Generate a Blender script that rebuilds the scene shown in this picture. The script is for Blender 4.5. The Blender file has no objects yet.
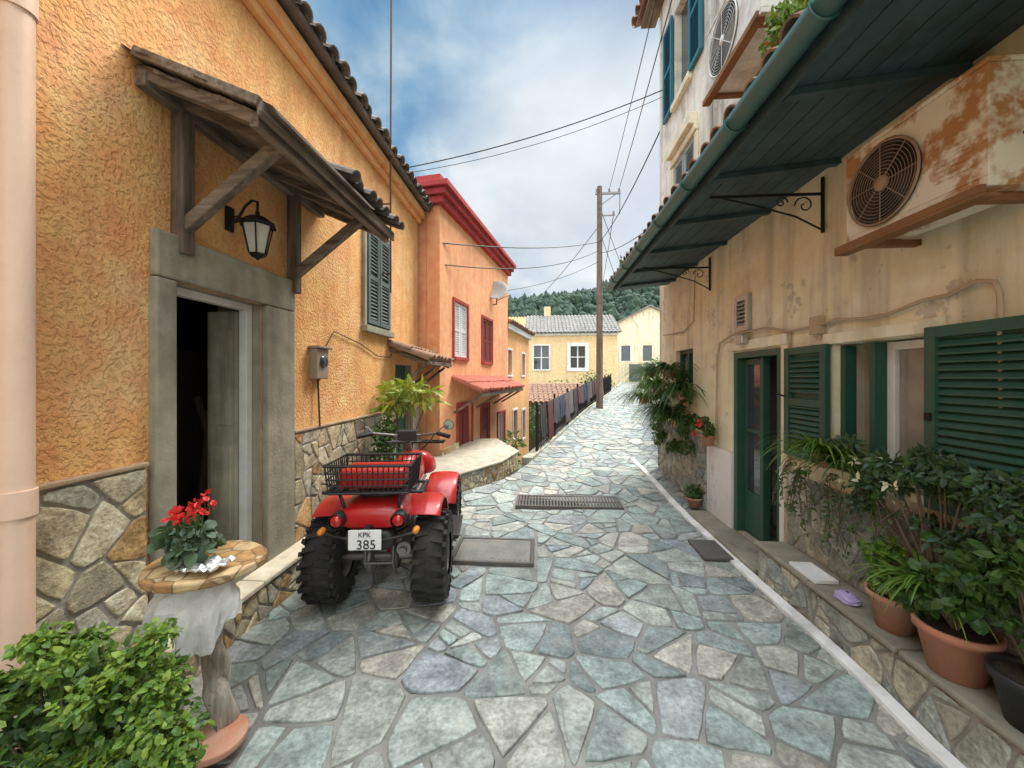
import bpy, bmesh, math, random
import numpy as np
from mathutils import Vector, Matrix, noise
random.seed(7); rng=np.random.default_rng(7)
S=bpy.context.scene
COL=S.collection
# ------------------------------------------------------------------ node helpers
def setin(t,sock,v):
    if isinstance(v,bpy.types.NodeSocket): t.links.new(v,sock)
    elif v is not None:
        if isinstance(v,(tuple,list)) and len(v)==3 and sock.type=='RGBA': v=(*v,1)
        sock.default_value=v
def N(t,typ,ins=None,**pr):
    n=t.nodes.new(typ)
    for k,v in pr.items(): setattr(n,k,v)
    for k,v in (ins or {}).items(): setin(t,n.inputs[k],v)
    return n
def mixc(t,f,a,b,blend='MIX'):
    n=t.nodes.new('ShaderNodeMix'); n.data_type='RGBA'; n.blend_type=blend
    setin(t,n.inputs[0],f); setin(t,n.inputs[6],a); setin(t,n.inputs[7],b); return n.outputs[2]
def M(t,op,a,b=None,c=None,clamp=False):
    n=t.nodes.new('ShaderNodeMath'); n.operation=op; n.use_clamp=clamp
    setin(t,n.inputs[0],a)
    if b is not None: setin(t,n.inputs[1],b)
    if c is not None: setin(t,n.inputs[2],c)
    return n.outputs[0]
def ramp(t,f,els,interp='LINEAR'):
    n=t.nodes.new('ShaderNodeValToRGB'); r=n.color_ramp; r.interpolation=interp
    while len(r.elements)<len(els): r.elements.new(.5)
    for e,(p,c) in zip(r.elements,els):
        e.position=p
        if not isinstance(c,(tuple,list)): c=(c,c,c)
        e.color=(*c,1)
    setin(t,n.inputs[0],f); return n.outputs[0]
def smooth(t,v,a,b,to0=0.,to1=1.):
    n=N(t,'ShaderNodeMapRange',{'Value':v,'From Min':a,'From Max':b,'To Min':to0,'To Max':to1},interpolation_type='SMOOTHSTEP')
    return n.outputs[0]
def newmat(name):
    m=bpy.data.materials.new(name); m.use_nodes=True; t=m.node_tree
    b=t.nodes['Principled BSDF']; return m,t,b
def pos(t): return N(t,'ShaderNodeNewGeometry').outputs['Position']
def mapv(t,v,sc=(1,1,1),loc=(0,0,0)):
    return N(t,'ShaderNodeMapping',{'Vector':v,'Scale':sc,'Location':loc}).outputs[0]
def noi(t,v,scale,detail=3,rough=.55):
    return N(t,'ShaderNodeTexNoise',{'Vector':v,'Scale':scale,'Detail':min(detail,4),'Roughness':rough}).outputs['Fac']
def bump(t,b,h,dist,strength=1.):
    n=N(t,'ShaderNodeBump',{'Height':h,'Distance':dist,'Strength':strength}); t.links.new(n.outputs[0],b.inputs['Normal']); return n
def scl(c,k): return tuple(min(1,x*k) for x in c)

def plaster(name,c,var=.2,stain=(.25,.2,.15),stain_amt=.35,bs=45,bd=.006,patch=None,patch_amt=.5,ground=.35,rough=.9,pits=0,chips=0):
    m,t,b=newmat(name); p=pos(t)
    n1=noi(t,p,.9,4); n2=noi(t,p,7,4); n3=noi(t,mapv(t,p,(4,4,.35)),1.3,4,.6)
    col=mixc(t,ramp(t,n1,[(.3,0.),(.7,1.)]),scl(c,1-var),scl(c,1+var))
    if patch: col=mixc(t,M(t,'MULTIPLY',ramp(t,noi(t,p,1.7,4,.65),[(.5,0.),(.62,1.)]),patch_amt),col,patch)
    col=mixc(t,.35,col,ramp(t,n2,[(.3,.25),(.7,.85)]),'OVERLAY')
    if chips: col=mixc(t,M(t,'MULTIPLY',ramp(t,noi(t,p,3.3,4,.75),[(.60,0.),(.63,1.)]),chips),col,(.40,.37,.31))
    st=M(t,'MULTIPLY',ramp(t,n3,[(.48,0.),(.72,1.)]),stain_amt)
    col=mixc(t,st,col,stain)
    if ground:
        z=N(t,'ShaderNodeSeparateXYZ',{0:p}).outputs[2]
        g=M(t,'MULTIPLY',smooth(t,M(t,'ADD',z,M(t,'MULTIPLY',n2,-.7)),.8,-.3),ground)
        col=mixc(t,g,col,(.16,.14,.10))
    hb=noi(t,p,bs,4,.65)
    if pits:
        pt=smooth(t,noi(t,p,bs*.6,3,.6),.36,.56)
        col=mixc(t,M(t,'MULTIPLY',M(t,'SUBTRACT',1.,pt),pits),col,scl(c,.5))
        hb=M(t,'ADD',M(t,'MULTIPLY',hb,.8),M(t,'MULTIPLY',pt,.8))
    t.links.new(col,b.inputs['Base Color']); b.inputs['Roughness'].default_value=rough
    bump(t,b,hb,bd); return m
def stonemat(name,cols,rough=.6,bd=.006,spec=.35,lich=(.50,.48,.40),lich_amt=.35,dark=.3,fine=.85):
    m,t,b=newmat(name); g=N(t,'ShaderNodeNewGeometry'); p=g.outputs['Position']; r=g.outputs['Random Per Island']
    k=len(cols); sc=ramp(t,r,[(i/k,c) for i,c in enumerate(cols)],'CONSTANT')
    r2=M(t,'FRACT',M(t,'MULTIPLY',r,37.7))
    sc=mixc(t,1.,sc,ramp(t,r2,[(0,.70),(1,1.)]),'MULTIPLY')
    v=N(t,'ShaderNodeVectorMath',{0:p,1:N(t,'ShaderNodeCombineXYZ',{0:M(t,'MULTIPLY',r,40.),1:M(t,'MULTIPLY',r2,20.)}).outputs[0]},operation='ADD').outputs[0]
    n1=noi(t,v,6,4,.68); n2=noi(t,v,42,3,.65)
    sc=mixc(t,fine,sc,ramp(t,n1,[(.32,.2),(.68,.82)]),'OVERLAY'); sc=mixc(t,.5,sc,ramp(t,n2,[(.3,.15),(.7,.85)]),'OVERLAY')
    sc=mixc(t,M(t,'MULTIPLY',ramp(t,noi(t,v,2.6,4,.75),[(.52,0.),(.66,1.)]),lich_amt),sc,lich)
    sc=mixc(t,M(t,'MULTIPLY',ramp(t,noi(t,p,.6,3),[(.45,0.),(.7,1.)]),dark),sc,(.12,.12,.11))
    t.links.new(sc,b.inputs['Base Color']); b.inputs['Specular IOR Level'].default_value=spec
    t.links.new(M(t,'ADD',rough-.15,M(t,'MULTIPLY',n1,.3)),b.inputs['Roughness'])
    bump(t,b,M(t,'ADD',n1,M(t,'MULTIPLY',n2,.35)),bd*2.2); return m
def flag(name,cols,sA,gap=.012,mortar=(.3,.3,.29)):
    m,t,b=newmat(name); p=pos(t)
    A=N(t,'ShaderNodeTexVoronoi',{'Vector':p,'Scale':sA}).outputs['Color']; d=N(t,'ShaderNodeTexVoronoi',{'Vector':p,'Scale':sA},feature='DISTANCE_TO_EDGE').outputs['Distance']
    k=len(cols); sc=ramp(t,N(t,'ShaderNodeSeparateColor',{0:A}).outputs[0],[(i/k,c) for i,c in enumerate(cols)],'CONSTANT')
    n1=noi(t,p,6,4); sc=mixc(t,.6,sc,ramp(t,n1,[(.3,.2),(.7,.85)]),'OVERLAY')
    col=mixc(t,smooth(t,d,gap*sA*.5,gap*sA*1.3),mortar,sc); t.links.new(col,b.inputs['Base Color']); b.inputs['Roughness'].default_value=.8
    bump(t,b,smooth(t,d,0,gap*sA*3),.015); return m
def simple(name,c,rough=.6,metal=0,var=.15,ns=8,bs=60,bd=.001,spec=.5,dirt=None,dirt_amt=.4,dirt_s=4,coat=0,stretch=(1,1,1),dlo=.45,dhi=.65):
    m,t,b=newmat(name)
    o=N(t,'ShaderNodeTexCoord').outputs['Object']; o=mapv(t,o,stretch)
    n0=noi(t,o,ns,3)
    col=mixc(t,n0,scl(c,1-var),scl(c,1+var))
    if dirt: col=mixc(t,M(t,'MULTIPLY',ramp(t,noi(t,o,dirt_s,4,.7),[(dlo,0.),(dhi,1.)]),dirt_amt),col,dirt)
    t.links.new(col,b.inputs['Base Color']); b.inputs['Metallic'].default_value=metal
    t.links.new(M(t,'ADD',rough-.08,M(t,'MULTIPLY',n0,.2)),b.inputs['Roughness'])
    b.inputs['Specular IOR Level'].default_value=spec; b.inputs['Coat Weight'].default_value=coat
    if bd: bump(t,b,noi(t,o,bs,2),bd)
    return m
def wood(name,c1,c2,axis=1,sc=1.):
    m,t,b=newmat(name); p=pos(t)
    s=[26*sc]*3; s[axis]=1.6*sc
    n=noi(t,mapv(t,p,tuple(s)),1.,4,.65)
    col=mixc(t,ramp(t,n,[(.32,0.),(.68,1.)]),c1,c2)
    col=mixc(t,M(t,'MULTIPLY',ramp(t,noi(t,p,5,3),[(.5,0.),(.7,1.)]),.5),col,scl(c1,.5))
    t.links.new(col,b.inputs['Base Color']); b.inputs['Roughness'].default_value=.85; bump(t,b,n,.006); return m
def leafmat(name,cols,trans=.3,rough=.45):
    m,t,b=newmat(name); g=N(t,'ShaderNodeNewGeometry')
    k=len(cols); col=ramp(t,g.outputs['Random Per Island'],[(i/max(1,k-1),c) for i,c in enumerate(cols)])
    t.links.new(col,b.inputs['Base Color']); b.inputs['Roughness'].default_value=rough
    tr=N(t,'ShaderNodeBsdfTranslucent',{'Color':mixc(t,.4,col,(.35,.45,.05))})
    mx=N(t,'ShaderNodeMixShader',{0:trans,1:b.outputs[0],2:tr.outputs[0]})
    t.links.new(mx.outputs[0],t.nodes['Material Output'].inputs[0]); return m
def glassmat(name,c=(.03,.04,.045)):
    m,t,b=newmat(name); p=pos(t)
    t.links.new(mixc(t,noi(t,p,1.5,2),scl(c,.5),scl(c,1.8)),b.inputs['Base Color'])
    b.inputs['Roughness'].default_value=.06; b.inputs['Specular IOR Level'].default_value=.9; return m

# ------------------------------------------------------------------ mesh builder
class MB:
    def __init__(s): s.v=[];s.f=[];s.m=[];s.sm=[]
    def add(s,vs,fs,mi=0,sm=False):
        o=len(s.v); s.v+= [tuple(v) for v in vs]
        for f in fs: s.f.append(tuple(i+o for i in f)); s.m.append(mi); s.sm.append(sm)
    BF=[(0,1,3,2),(4,6,7,5),(0,4,5,1),(2,3,7,6),(0,2,6,4),(1,5,7,3)]
    def box(s,x0,x1,y0,y1,z0,z1,mi=0):
        s.add([(x,y,z) for x in(x0,x1) for y in(y0,y1) for z in(z0,z1)],s.BF,mi)
    def fbox(s,F,t0,t1,z0,z1,o0,o1,mi=0):
        s.add([F(t,z,o) for t in(t0,t1) for z in(z0,z1) for o in(o0,o1)],s.BF,mi)
    def hexa(s,p,mi=0): s.add(p,s.BF,mi)
    def beam(s,a,b,w,h,mi=0,up=(0,0,1)):
        a=Vector(a);b=Vector(b);d=(b-a).normalized();u=Vector(up)
        if abs(d.dot(u))>.98:u=Vector((1,0,0))
        r=d.cross(u).normalized()*w/2; q=r.cross(d).normalized()*h/2
        s.add([p+x*r+y*q for p in(a,b) for x in(-1,1) for y in(-1,1)],s.BF,mi)
    def tube(s,pts,r,seg=8,mi=0,cap=True,sm=True):
        P=[Vector(p) for p in pts]; n=len(P)
        R=r if isinstance(r,(list,tuple)) else [r]*n
        T=[(P[min(i+1,n-1)]-P[max(i-1,0)]).normalized() for i in range(n)]
        u=Vector((0,0,1)); 
        if abs(T[0].dot(u))>.9:u=Vector((1,0,0))
        a=T[0].cross(u).normalized(); vs=[]
        for i in range(n):
            a=(a-T[i]*a.dot(T[i])).normalized(); b2=T[i].cross(a)
            for k in range(seg):
                an=2*math.pi*k/seg; vs.append(P[i]+R[i]*(a*math.cos(an)+b2*math.sin(an)))
        fs=[(i*seg+k,i*seg+(k+1)%seg,(i+1)*seg+(k+1)%seg,(i+1)*seg+k) for i in range(n-1) for k in range(seg)]
        s.add(vs,fs,mi,sm)
        if cap: s.add(vs[:seg],[tuple(range(seg))[::-1]],mi); s.add(vs[-seg:],[tuple(range(seg))],mi)
    def lathe(s,prof,c,axis='Z',seg=24,mi=0,sm=True,Mx=None):
        vs=[]
        for r,h in prof:
            for k in range(seg):
                a=2*math.pi*k/seg; x,y=r*math.cos(a),r*math.sin(a)
                v={'Z':(x,y,h),'X':(h,x,y),'Y':(x,h,y)}[axis]
                v=Vector(v)
                if Mx: v=Mx@v
                vs.append(v+Vector(c))
        n=len(prof)
        s.add(vs,[(i*seg+k,i*seg+(k+1)%seg,(i+1)*seg+(k+1)%seg,(i+1)*seg+k) for i in range(n-1) for k in range(seg)],mi,sm)
    def wall(s,F,t0,t1,z0,z1,o,th,holes=(),mi=0,mr=None):
        mr=mi if mr is None else mr
        ts=sorted(set([t0,t1]+[h[0] for h in holes]+[h[1] for h in holes])); zs=sorted(set([z0,z1]+[h[2] for h in holes]+[h[3] for h in holes]))
        nt,nz=len(ts)-1,len(zs)-1
        def solid(i,j):
            if i<0 or j<0 or i>=nt or j>=nz: return False
            a=(ts[i]+ts[i+1])/2;b=(zs[j]+zs[j+1])/2
            return not any(h[0]<a<h[1] and h[2]<b<h[3] for h in holes)
        q=[(0,1,2,3)]
        for i in range(nt):
            for j in range(nz):
                if not solid(i,j): continue
                a,b,c,d=ts[i],ts[i+1],zs[j],zs[j+1]
                for oo in(o,o-th): s.add([F(a,c,oo),F(b,c,oo),F(b,d,oo),F(a,d,oo)],q,mi)
                if not solid(i-1,j): s.add([F(a,c,o),F(a,d,o),F(a,d,o-th),F(a,c,o-th)],q,mr)
                if not solid(i+1,j): s.add([F(b,c,o),F(b,d,o),F(b,d,o-th),F(b,c,o-th)],q,mr)
                if not solid(i,j-1): s.add([F(a,c,o),F(b,c,o),F(b,c,o-th),F(a,c,o-th)],q,mr)
                if not solid(i,j+1): s.add([F(a,d,o),F(b,d,o),F(b,d,o-th),F(a,d,o-th)],q,mr)
    def shutter(s,F,t0,t1,z0,z1,o,mi=0,th=.035,gap=.045,mid=True):
        w=.055; s.fbox(F,t0,t0+w,z0,z1,o,o+th,mi); s.fbox(F,t1-w,t1,z0,z1,o,o+th,mi)
        rails=[z0,z1-w]+([ (z0+z1)/2-w/2] if mid else [])
        for r in rails: s.fbox(F,t0+w,t1-w,r,r+w,o+.001,o+th-.001,mi)
        s.fbox(F,t0+w,t1-w,z0+w,z1-w,o+.0005,o+.004,mi)
        z=z0+w+.01
        while z<z1-w-.02:
            if not(mid and abs(z-(z0+z1)/2)<w*.8):
                s.hexa([F(t,z+dz+e,oo) for t in(t0+w,t1-w) for (dz,oo) in((.032,o+.004),(0,o+th-.006)) for e in(0,.008)],mi)
            z+=gap
    def tiles(s,F,t0,t1,oF,zF,oB,zB,pitch=.2,rowlen=.36,r=.085,mi=0,base=True,seg=6,mb2=None,jit=1.):
        do,dz=oB-oF,zB-zF; L=math.hypot(do,dz); do/=L;dz/=L; no,nz=(dz,-do) if -do>0 else (-dz,do)
        def P(t,a,h): return F(t,zF+dz*a+nz*h,oF+do*a+no*h)
        if base: s.hexa([P(t,a,h) for t in(t0,t1) for a in(0.02,L) for h in(-.05,-.01)],mb2 if mb2 is not None else mi)
        nr=max(1,int(round(L/rowlen))); rl=L/nr; nc=max(1,int(round((t1-t0)/pitch))); pt=(t1-t0)/nc
        for i in range(nc):
            tc=t0+(i+.5)*pt
            for j in range(nr):
                jt=random.uniform(-.012,.012)*jit; a0=j*rl+random.uniform(-.02,.02)*jit-.02; a1=min(L,a0+rl*1.12); r1=r*.86; lf=.018
                vs=[]
                for a,rr,h in((a0,r,lf),(a1,r1,0)):
                    for q in(rr,rr-.014):
                        for k in range(seg+1):
                            an=math.pi*k/seg; vs.append(P(tc+jt+q*math.cos(an),a,h-.02+q*math.sin(an)*.85))
                n=seg+1; fs=[]
                for k in range(seg):
                    fs+=[(k,k+1,2*n+k+1,2*n+k),(n+k,3*n+k,3*n+k+1,n+k+1),(k,n+k,n+k+1,k+1)]
                s.add(vs,fs,mi,False)
            for j in range(nr):
                a0=j*rl; a1=min(L,a0+rl*1.1); tt=tc+pt/2; vs=[]
                for a in(a0,a1):
                    for k in range(5):
                        an=math.pi*(1+k/4); vs.append(P(tt+r*.7*math.cos(an),a,.03+r*.6*math.sin(an)-(0 if a==a0 else .012)))
                s.add(vs,[(k,k+1,6+k,5+k) for k in range(4)],mi)
    def build(s,name,mats,parent=None,bevel=0,recalc=True,bseg=2):
        me=bpy.data.meshes.new(name); me.from_pydata(s.v,[],s.f)
        for m in (mats if isinstance(mats,(list,tuple)) else [mats]): me.materials.append(m)
        me.polygons.foreach_set('material_index',s.m); me.polygons.foreach_set('use_smooth',s.sm)
        me.update()
        if recalc:
            bm=bmesh.new(); bm.from_mesh(me); bmesh.ops.recalc_face_normals(bm,faces=bm.faces); bm.to_mesh(me); bm.free()
        ob=bpy.data.objects.new(name,me); COL.objects.link(ob)
        if parent: par(ob,parent)
        if bevel:
            md=ob.modifiers.new('bevel','BEVEL'); md.width=bevel; md.segments=bseg; md.limit_method='ANGLE'; md.angle_limit=math.radians(40)
        return ob
MWS={}
def par(ob,e):
    ob.parent=e
    if e.name in MWS and not MWS[e.name][1]: ob.matrix_parent_inverse=MWS[e.name][0].inverted()
def empty(name,loc=(0,0,0),rz=0,local=False):
    e=bpy.data.objects.new(name,None); COL.objects.link(e); e.location=loc; e.rotation_euler=(0,0,rz); e.empty_display_size=.2
    MWS[e.name]=(Matrix.Translation(loc)@Matrix.Rotation(rz,4,'Z'),local); return e
def frame(p0,d,out):
    d=Vector((d[0],d[1],0)).normalized(); out=Vector((out[0],out[1],0)).normalized(); p=Vector((p0[0],p0[1],0))
    return lambda t,z,o: tuple(p+d*t+out*o+Vector((0,0,z)))
FL=frame((-2.1,0),(0,1),(1,0)); FR=frame((2.05,0),(0,1),(-1,0))
F2=frame((-1.72,6.5),(.163,.987),(.987,-.163)); F3=frame((-.94,11.27),(.163,.987),(.987,-.163))
FY=frame((-.9,27),(1,0),(0,-1)); FC=frame((6.9,36),(1,-.1),(-.1,-1))

# ------------------------------------------------------------------ real stones: cells of scattered seeds, split like broken slabs
def clip(poly,nx,ny,c):
    out=[];n=len(poly)
    for i in range(n):
        a=poly[i];b=poly[(i+1)%n]; da=nx*a[0]+ny*a[1]-c; db=nx*b[0]+ny*b[1]-c
        if da<=0: out.append(a)
        if (da<0<db) or (db<0<da):
            k=da/(da-db); out.append((a[0]+(b[0]-a[0])*k,a[1]+(b[1]-a[1])*k))
    return out
def area(p):
    return sum(p[i][0]*p[(i+1)%len(p)][1]-p[(i+1)%len(p)][0]*p[i][1] for i in range(len(p)))/2
def inset(poly,g):
    if area(poly)<0: poly=poly[::-1]
    res=list(poly);n=len(poly)
    for i in range(n):
        a=poly[i];b=poly[(i+1)%n]; dx,dy=b[0]-a[0],b[1]-a[1]; L=math.hypot(dx,dy)
        if L<1e-5: continue
        nx,ny=dy/L,-dx/L; res=clip(res,nx,ny,nx*a[0]+ny*a[1]-g)
        if len(res)<3: return []
    return res
def split(poly,lo,hi,depth=0):
    A=abs(area(poly))
    if len(poly)<3: return []
    if A<random.uniform(lo,hi) or depth>6: return [poly]
    P=np.array(poly); c=P.mean(0); Q=P-c; w,v=np.linalg.eigh(Q.T@Q); d=v[:,1]; ext=(Q@d).max()-(Q@d).min()
    a=random.gauss(0,.28); n=(d[0]*math.cos(a)-d[1]*math.sin(a),d[0]*math.sin(a)+d[1]*math.cos(a))
    cc=n[0]*c[0]+n[1]*c[1]+ext*random.uniform(-.17,.17)
    r=[]
    for q in(clip(poly,n[0],n[1],cc),clip(poly,-n[0],-n[1],-cc)):
        if len(q)>2: r+=split(q,lo,hi,depth+1)
    return r
def cells(x0,x1,y0,y1,rmax,lo,hi,inside=None,tries=3000,extra=None):
    pts=[];g={};cs=rmax
    def near(x,y,k):
        i,j=int(x//cs),int(y//cs)
        for a in range(i-k,i+k+1):
            for b in range(j-k,j+k+1):
                yield from g.get((a,b),())
    for _ in range(tries):
        x=random.uniform(x0,x1);y=random.uniform(y0,y1)
        if inside and not inside(x,y,.1): continue
        r=random.uniform(.5,1.)*rmax
        if all(math.hypot(x-q[0],y-q[1])>(r+q[2])*.42 for q in near(x,y,1)):
            pts.append((x,y,r)); g.setdefault((int(x//cs),int(y//cs)),[]).append((x,y,r))
    res=[]
    for p in pts:
        R=rmax*1.4; poly=[(p[0]-R,p[1]-R),(p[0]+R,p[1]-R),(p[0]+R,p[1]+R),(p[0]-R,p[1]+R)]
        for q in near(p[0],p[1],3):
            if q[0]==p[0] and q[1]==p[1]: continue
            dx,dy=q[0]-p[0],q[1]-p[1]; mx,my=p[0]+dx*.5,p[1]+dy*.5; poly=clip(poly,dx,dy,dx*mx+dy*my)
            if len(poly)<3: break
        for c in((-1,0,-x0),(1,0,x1),(0,-1,-y0),(0,1,y1)):
            if len(poly)>2: poly=clip(poly,*c)
        if len(poly)<3: continue
        for s in split(poly,lo,hi):
            if extra: 
                c=(sum(q[0] for q in s)/len(s),sum(q[1] for q in s)/len(s)); s=extra(c,s)
            if len(s)>=3: res.append(s)
    return res
def stones(mb,polys,surf,gap=.012,h=.014,rough=.006,step=.07,hv=.005):
    for poly in polys:
        if abs(area(poly))<.0016: continue
        poly=inset(poly,gap*random.uniform(.6,1.4))
        if len(poly)<3 or abs(area(poly))<.0008: continue
        per=[];n=len(poly)
        for i in range(n):
            a=Vector(poly[i]);b=Vector(poly[(i+1)%n]); L=(b-a).length
            if L<.006: continue
            k=max(2,int(L/step)); nrm=Vector((b.y-a.y,a.x-b.x))/L
            for j in range(k):
                q=a.lerp(b,j/k)
                if j: q=q+nrm*random.uniform(-rough,rough)
                per.append(q)
        n=len(per)
        if n<3: continue
        c=sum(per,Vector((0,0)))/n
        per=[per[i]*.78+(per[i-1]+per[(i+1)%n])*.11 for i in range(n)]
        hh=random.uniform(-hv,hv); tx,ty=random.uniform(-.014,.014),random.uniform(-.014,.014)
        vs=[]
        for ins_,dz in((0,-h),(.0015,-.005),(.005,-.001),(.016,.0)):
            for q in per:
                d=q-c;l=d.length+1e-6; w=q-d/l*min(ins_,l*.5); vs.append(surf(w.x,w.y,h+dz+hh+tx*(w.x-c.x)+ty*(w.y-c.y)))
        fs=[(r*n+i,r*n+(i+1)%n,(r+1)*n+(i+1)%n,(r+1)*n+i) for r in range(3) for i in range(n)]+[tuple(range(3*n,4*n))]
        mb.add(vs,fs,0,False)
# ------------------------------------------------------------------ leaves
def leaf_mesh(P,D,Nn,Ls,asp,name,mats,parent=None,curl=.25):
    n=len(P); D=D/np.linalg.norm(D,axis=1,keepdims=True)
    Nn=Nn-(Nn*D).sum(1,keepdims=True)*D; Nn/=np.linalg.norm(Nn,axis=1,keepdims=True)+1e-9
    Sd=np.cross(D,Nn); L=Ls[:,None]
    def pt(a,b,c): return P+D*L*a+Sd*L*asp*b+Nn*L*c
    V=np.stack([pt(0,0,0),pt(.5,0,.02),pt(1,0,-curl),pt(.25,.38,.10),pt(.68,.36,.04-curl*.4),pt(.25,-.38,.10),pt(.68,-.36,.04-curl*.4)],1).reshape(-1,3)
    F=[]
    for i in range(n):
        o=i*7; F.append((o,o+1,o+2,o+4,o+3)); F.append((o,o+5,o+6,o+2,o+1))
    me=bpy.data.meshes.new(name); me.from_pydata(V.tolist(),[],F)
    for m in (mats if isinstance(mats,list) else [mats]): me.materials.append(m)
    me.update(); ob=bpy.data.objects.new(name,me); COL.objects.link(ob)
    if parent: par(ob,parent)
    return ob
def leaf_cloud(name,clumps,n,size,mat,parent=None,asp=.7,up=.5,curl=.25,surf=2.6):
    C=np.array([c[:3] for c in clumps],float); R=np.array([c[3:6] for c in clumps],float); w=R.prod(1)**.7; w/=w.sum()
    k=rng.choice(len(clumps),n,p=w); u=rng.normal(size=(n,3)); u/=np.linalg.norm(u,axis=1,keepdims=True)
    r=rng.random(n)**(1/surf)*rng.uniform(.75,1.2,n); P=C[k]+u*R[k]*r[:,None]
    D=u*.7+rng.normal(size=(n,3))*.6; D[:,2]-=.15
    Nn=rng.normal(size=(n,3))*.5+u*.4; Nn[:,2]+=up
    Ls=size*rng.uniform(.5,1.35,n)
    return leaf_mesh(P,D,Nn,Ls,asp,name,mat,parent,curl)
def straps(name,c,n,length,width,mat,parent=None,rad=.04,lift=.6,zr=0,arc=(0,6.283)):
    mb=MB()
    for i in range(n):
        a=random.uniform(*arc); l=length*random.uniform(.6,1.15); el=random.uniform(.2,1.3)*lift
        p=Vector(c)+Vector((math.cos(a)*rad*random.random(),math.sin(a)*rad*random.random(),0)); d=Vector((math.cos(a)*math.cos(el),math.sin(a)*math.cos(el),math.sin(el)+.3)).normalized()
        sd=Vector((-math.sin(a),math.cos(a),0)); vs=[];K=7
        for k in range(K+1):
            w=width*(1-(k/K)**2)*.5+.0008; vs+= [p+sd*w,p-sd*w+Vector((0,0,.0)),]
            p=p+d*l/K; d=(d+Vector((0,0,-.28))).normalized()
        mb.add(vs,[(2*k,2*k+1,2*k+3,2*k+2) for k in range(K)],0,True)
    return mb.build(name,mat,parent,recalc=False)

# ------------------------------------------------------------------ materials
m_orange=plaster('orange_plaster',(.85,.435,.165),.08,(.50,.24,.10),.4,66,.006,patch=(.88,.55,.28),patch_amt=.5,pits=.22,ground=.25)
m_salmon=plaster('salmon_plaster',(.84,.38,.19),.08,(.5,.2,.1),.35,40,.002)
m_orange3=plaster('orange_plaster_b',(.82,.42,.18),.1,(.45,.22,.1),.3,40,.002)
m_red=plaster('red_trim',(.38,.045,.045),.1,(.2,.03,.02),.3,30,.001)
m_cream=plaster('cream_plaster',(.82,.73,.50),.07,(.34,.28,.19),.65,25,.006,patch=(.68,.62,.48),patch_amt=.6,ground=.7,chips=.6)
m_upper=plaster('weathered_white_plaster',(.76,.72,.61),.1,(.24,.22,.18),.7,30,.004,patch=(.46,.44,.38),patch_amt=.6,ground=0,chips=.6)
m_yellow=plaster('yellow_plaster',(.80,.56,.30),.08,(.42,.3,.18),.3,20,.002,ground=.1)
m_cream2=plaster('pale_plaster',(.78,.70,.50),.08,(.3,.25,.18),.4,20,.002,ground=.1,chips=.3)
m_white=plaster('white_paint',(.80,.79,.75),.05,(.35,.33,.3),.45,30,.002,ground=.25,chips=.4)
m_conc=plaster('grey_green_concrete',(.30,.28,.21),.18,(.12,.12,.08),.55,40,.005,chips=.35)
m_kerb=plaster('worn_white_kerb',(.78,.77,.74),.08,(.3,.3,.28),.4,40,.004,patch=(.42,.41,.38),patch_amt=.6,ground=0)
m_mortar=plaster('grey_mortar',(.22,.215,.20),.2,(.11,.11,.10),.4,50,.006,patch=(.30,.29,.26),ground=0)
m_mortar_w=plaster('wall_mortar',(.36,.34,.30),.15,(.15,.14,.12),.4,50,.006,ground=.2)
m_road=stonemat('flagstone',[(.33,.37,.345),(.27,.325,.31),(.375,.395,.365),(.29,.355,.335),(.395,.395,.35),(.28,.31,.325),(.335,.375,.345),(.235,.28,.28),(.31,.37,.35),(.40,.38,.33),(.31,.335,.335),(.35,.37,.325)],.50,.004,.45,lich=(.46,.45,.38),lich_amt=.35,dark=.2,fine=.7)
m_cladst=stonemat('beige_cladding_stone',[(.54,.43,.26),(.60,.50,.33),(.48,.43,.33),(.62,.55,.40),(.54,.34,.15),(.42,.41,.33),(.62,.53,.34),(.45,.39,.26)],.75,.008,.3,lich=(.34,.32,.26),lich_amt=.45,dark=.25)
m_cladgst=stonemat('grey_cladding_stone',[(.38,.39,.31),(.33,.35,.29),(.45,.43,.33),(.40,.37,.27),(.35,.38,.33),(.29,.33,.29)],.75,.008,.3,lich=(.44,.42,.34),lich_amt=.4,dark=.3)
m_clad=flag('beige_stone_cladding',[(.50,.36,.17),(.58,.46,.27),(.44,.38,.25),(.62,.53,.36),(.50,.30,.11)],3.6,.012,(.33,.32,.29))
m_cladg=flag('grey_stone_cladding',[(.34,.36,.28),(.28,.30,.25),(.42,.40,.30),(.36,.33,.24),(.30,.35,.30)],3.4,.012,(.30,.29,.27))
m_wood=wood('old_wood',(.08,.06,.045),(.28,.22,.17),1)
m_woodx=wood('old_wood_x',(.09,.065,.045),(.28,.215,.16),0)
m_woodz=wood('old_wood_z',(.07,.05,.035),(.22,.16,.115),2)
m_tile_dk=simple('aged_roof_tile',(.21,.175,.15),.9,0,.45,3,30,.004,dirt=(.08,.08,.07),dirt_amt=.7)
m_tile_gr=simple('grey_roof_tile',(.26,.245,.225),.9,0,.4,1.5,20,.004,dirt=(.12,.12,.10),dirt_amt=.6)
m_tile_red=simple('red_roof_tile',(.44,.13,.085),.8,0,.3,3,20,.002,dirt=(.2,.06,.04),dirt_amt=.5)
m_tile_br=simple('brown_roof_tile',(.30,.17,.11),.9,0,.4,3,20,.002,dirt=(.12,.1,.08),dirt_amt=.6)
m_green=simple('dark_green_paint',(.018,.080,.052),.45,0,.25,6,60,.001,dirt=(.06,.09,.06),dirt_amt=.5)
m_teal=simple('teal_gutter_paint',(.045,.15,.145),.45,0,.25,3,40,.001,dirt=(.12,.15,.14),dirt_amt=.5)
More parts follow.
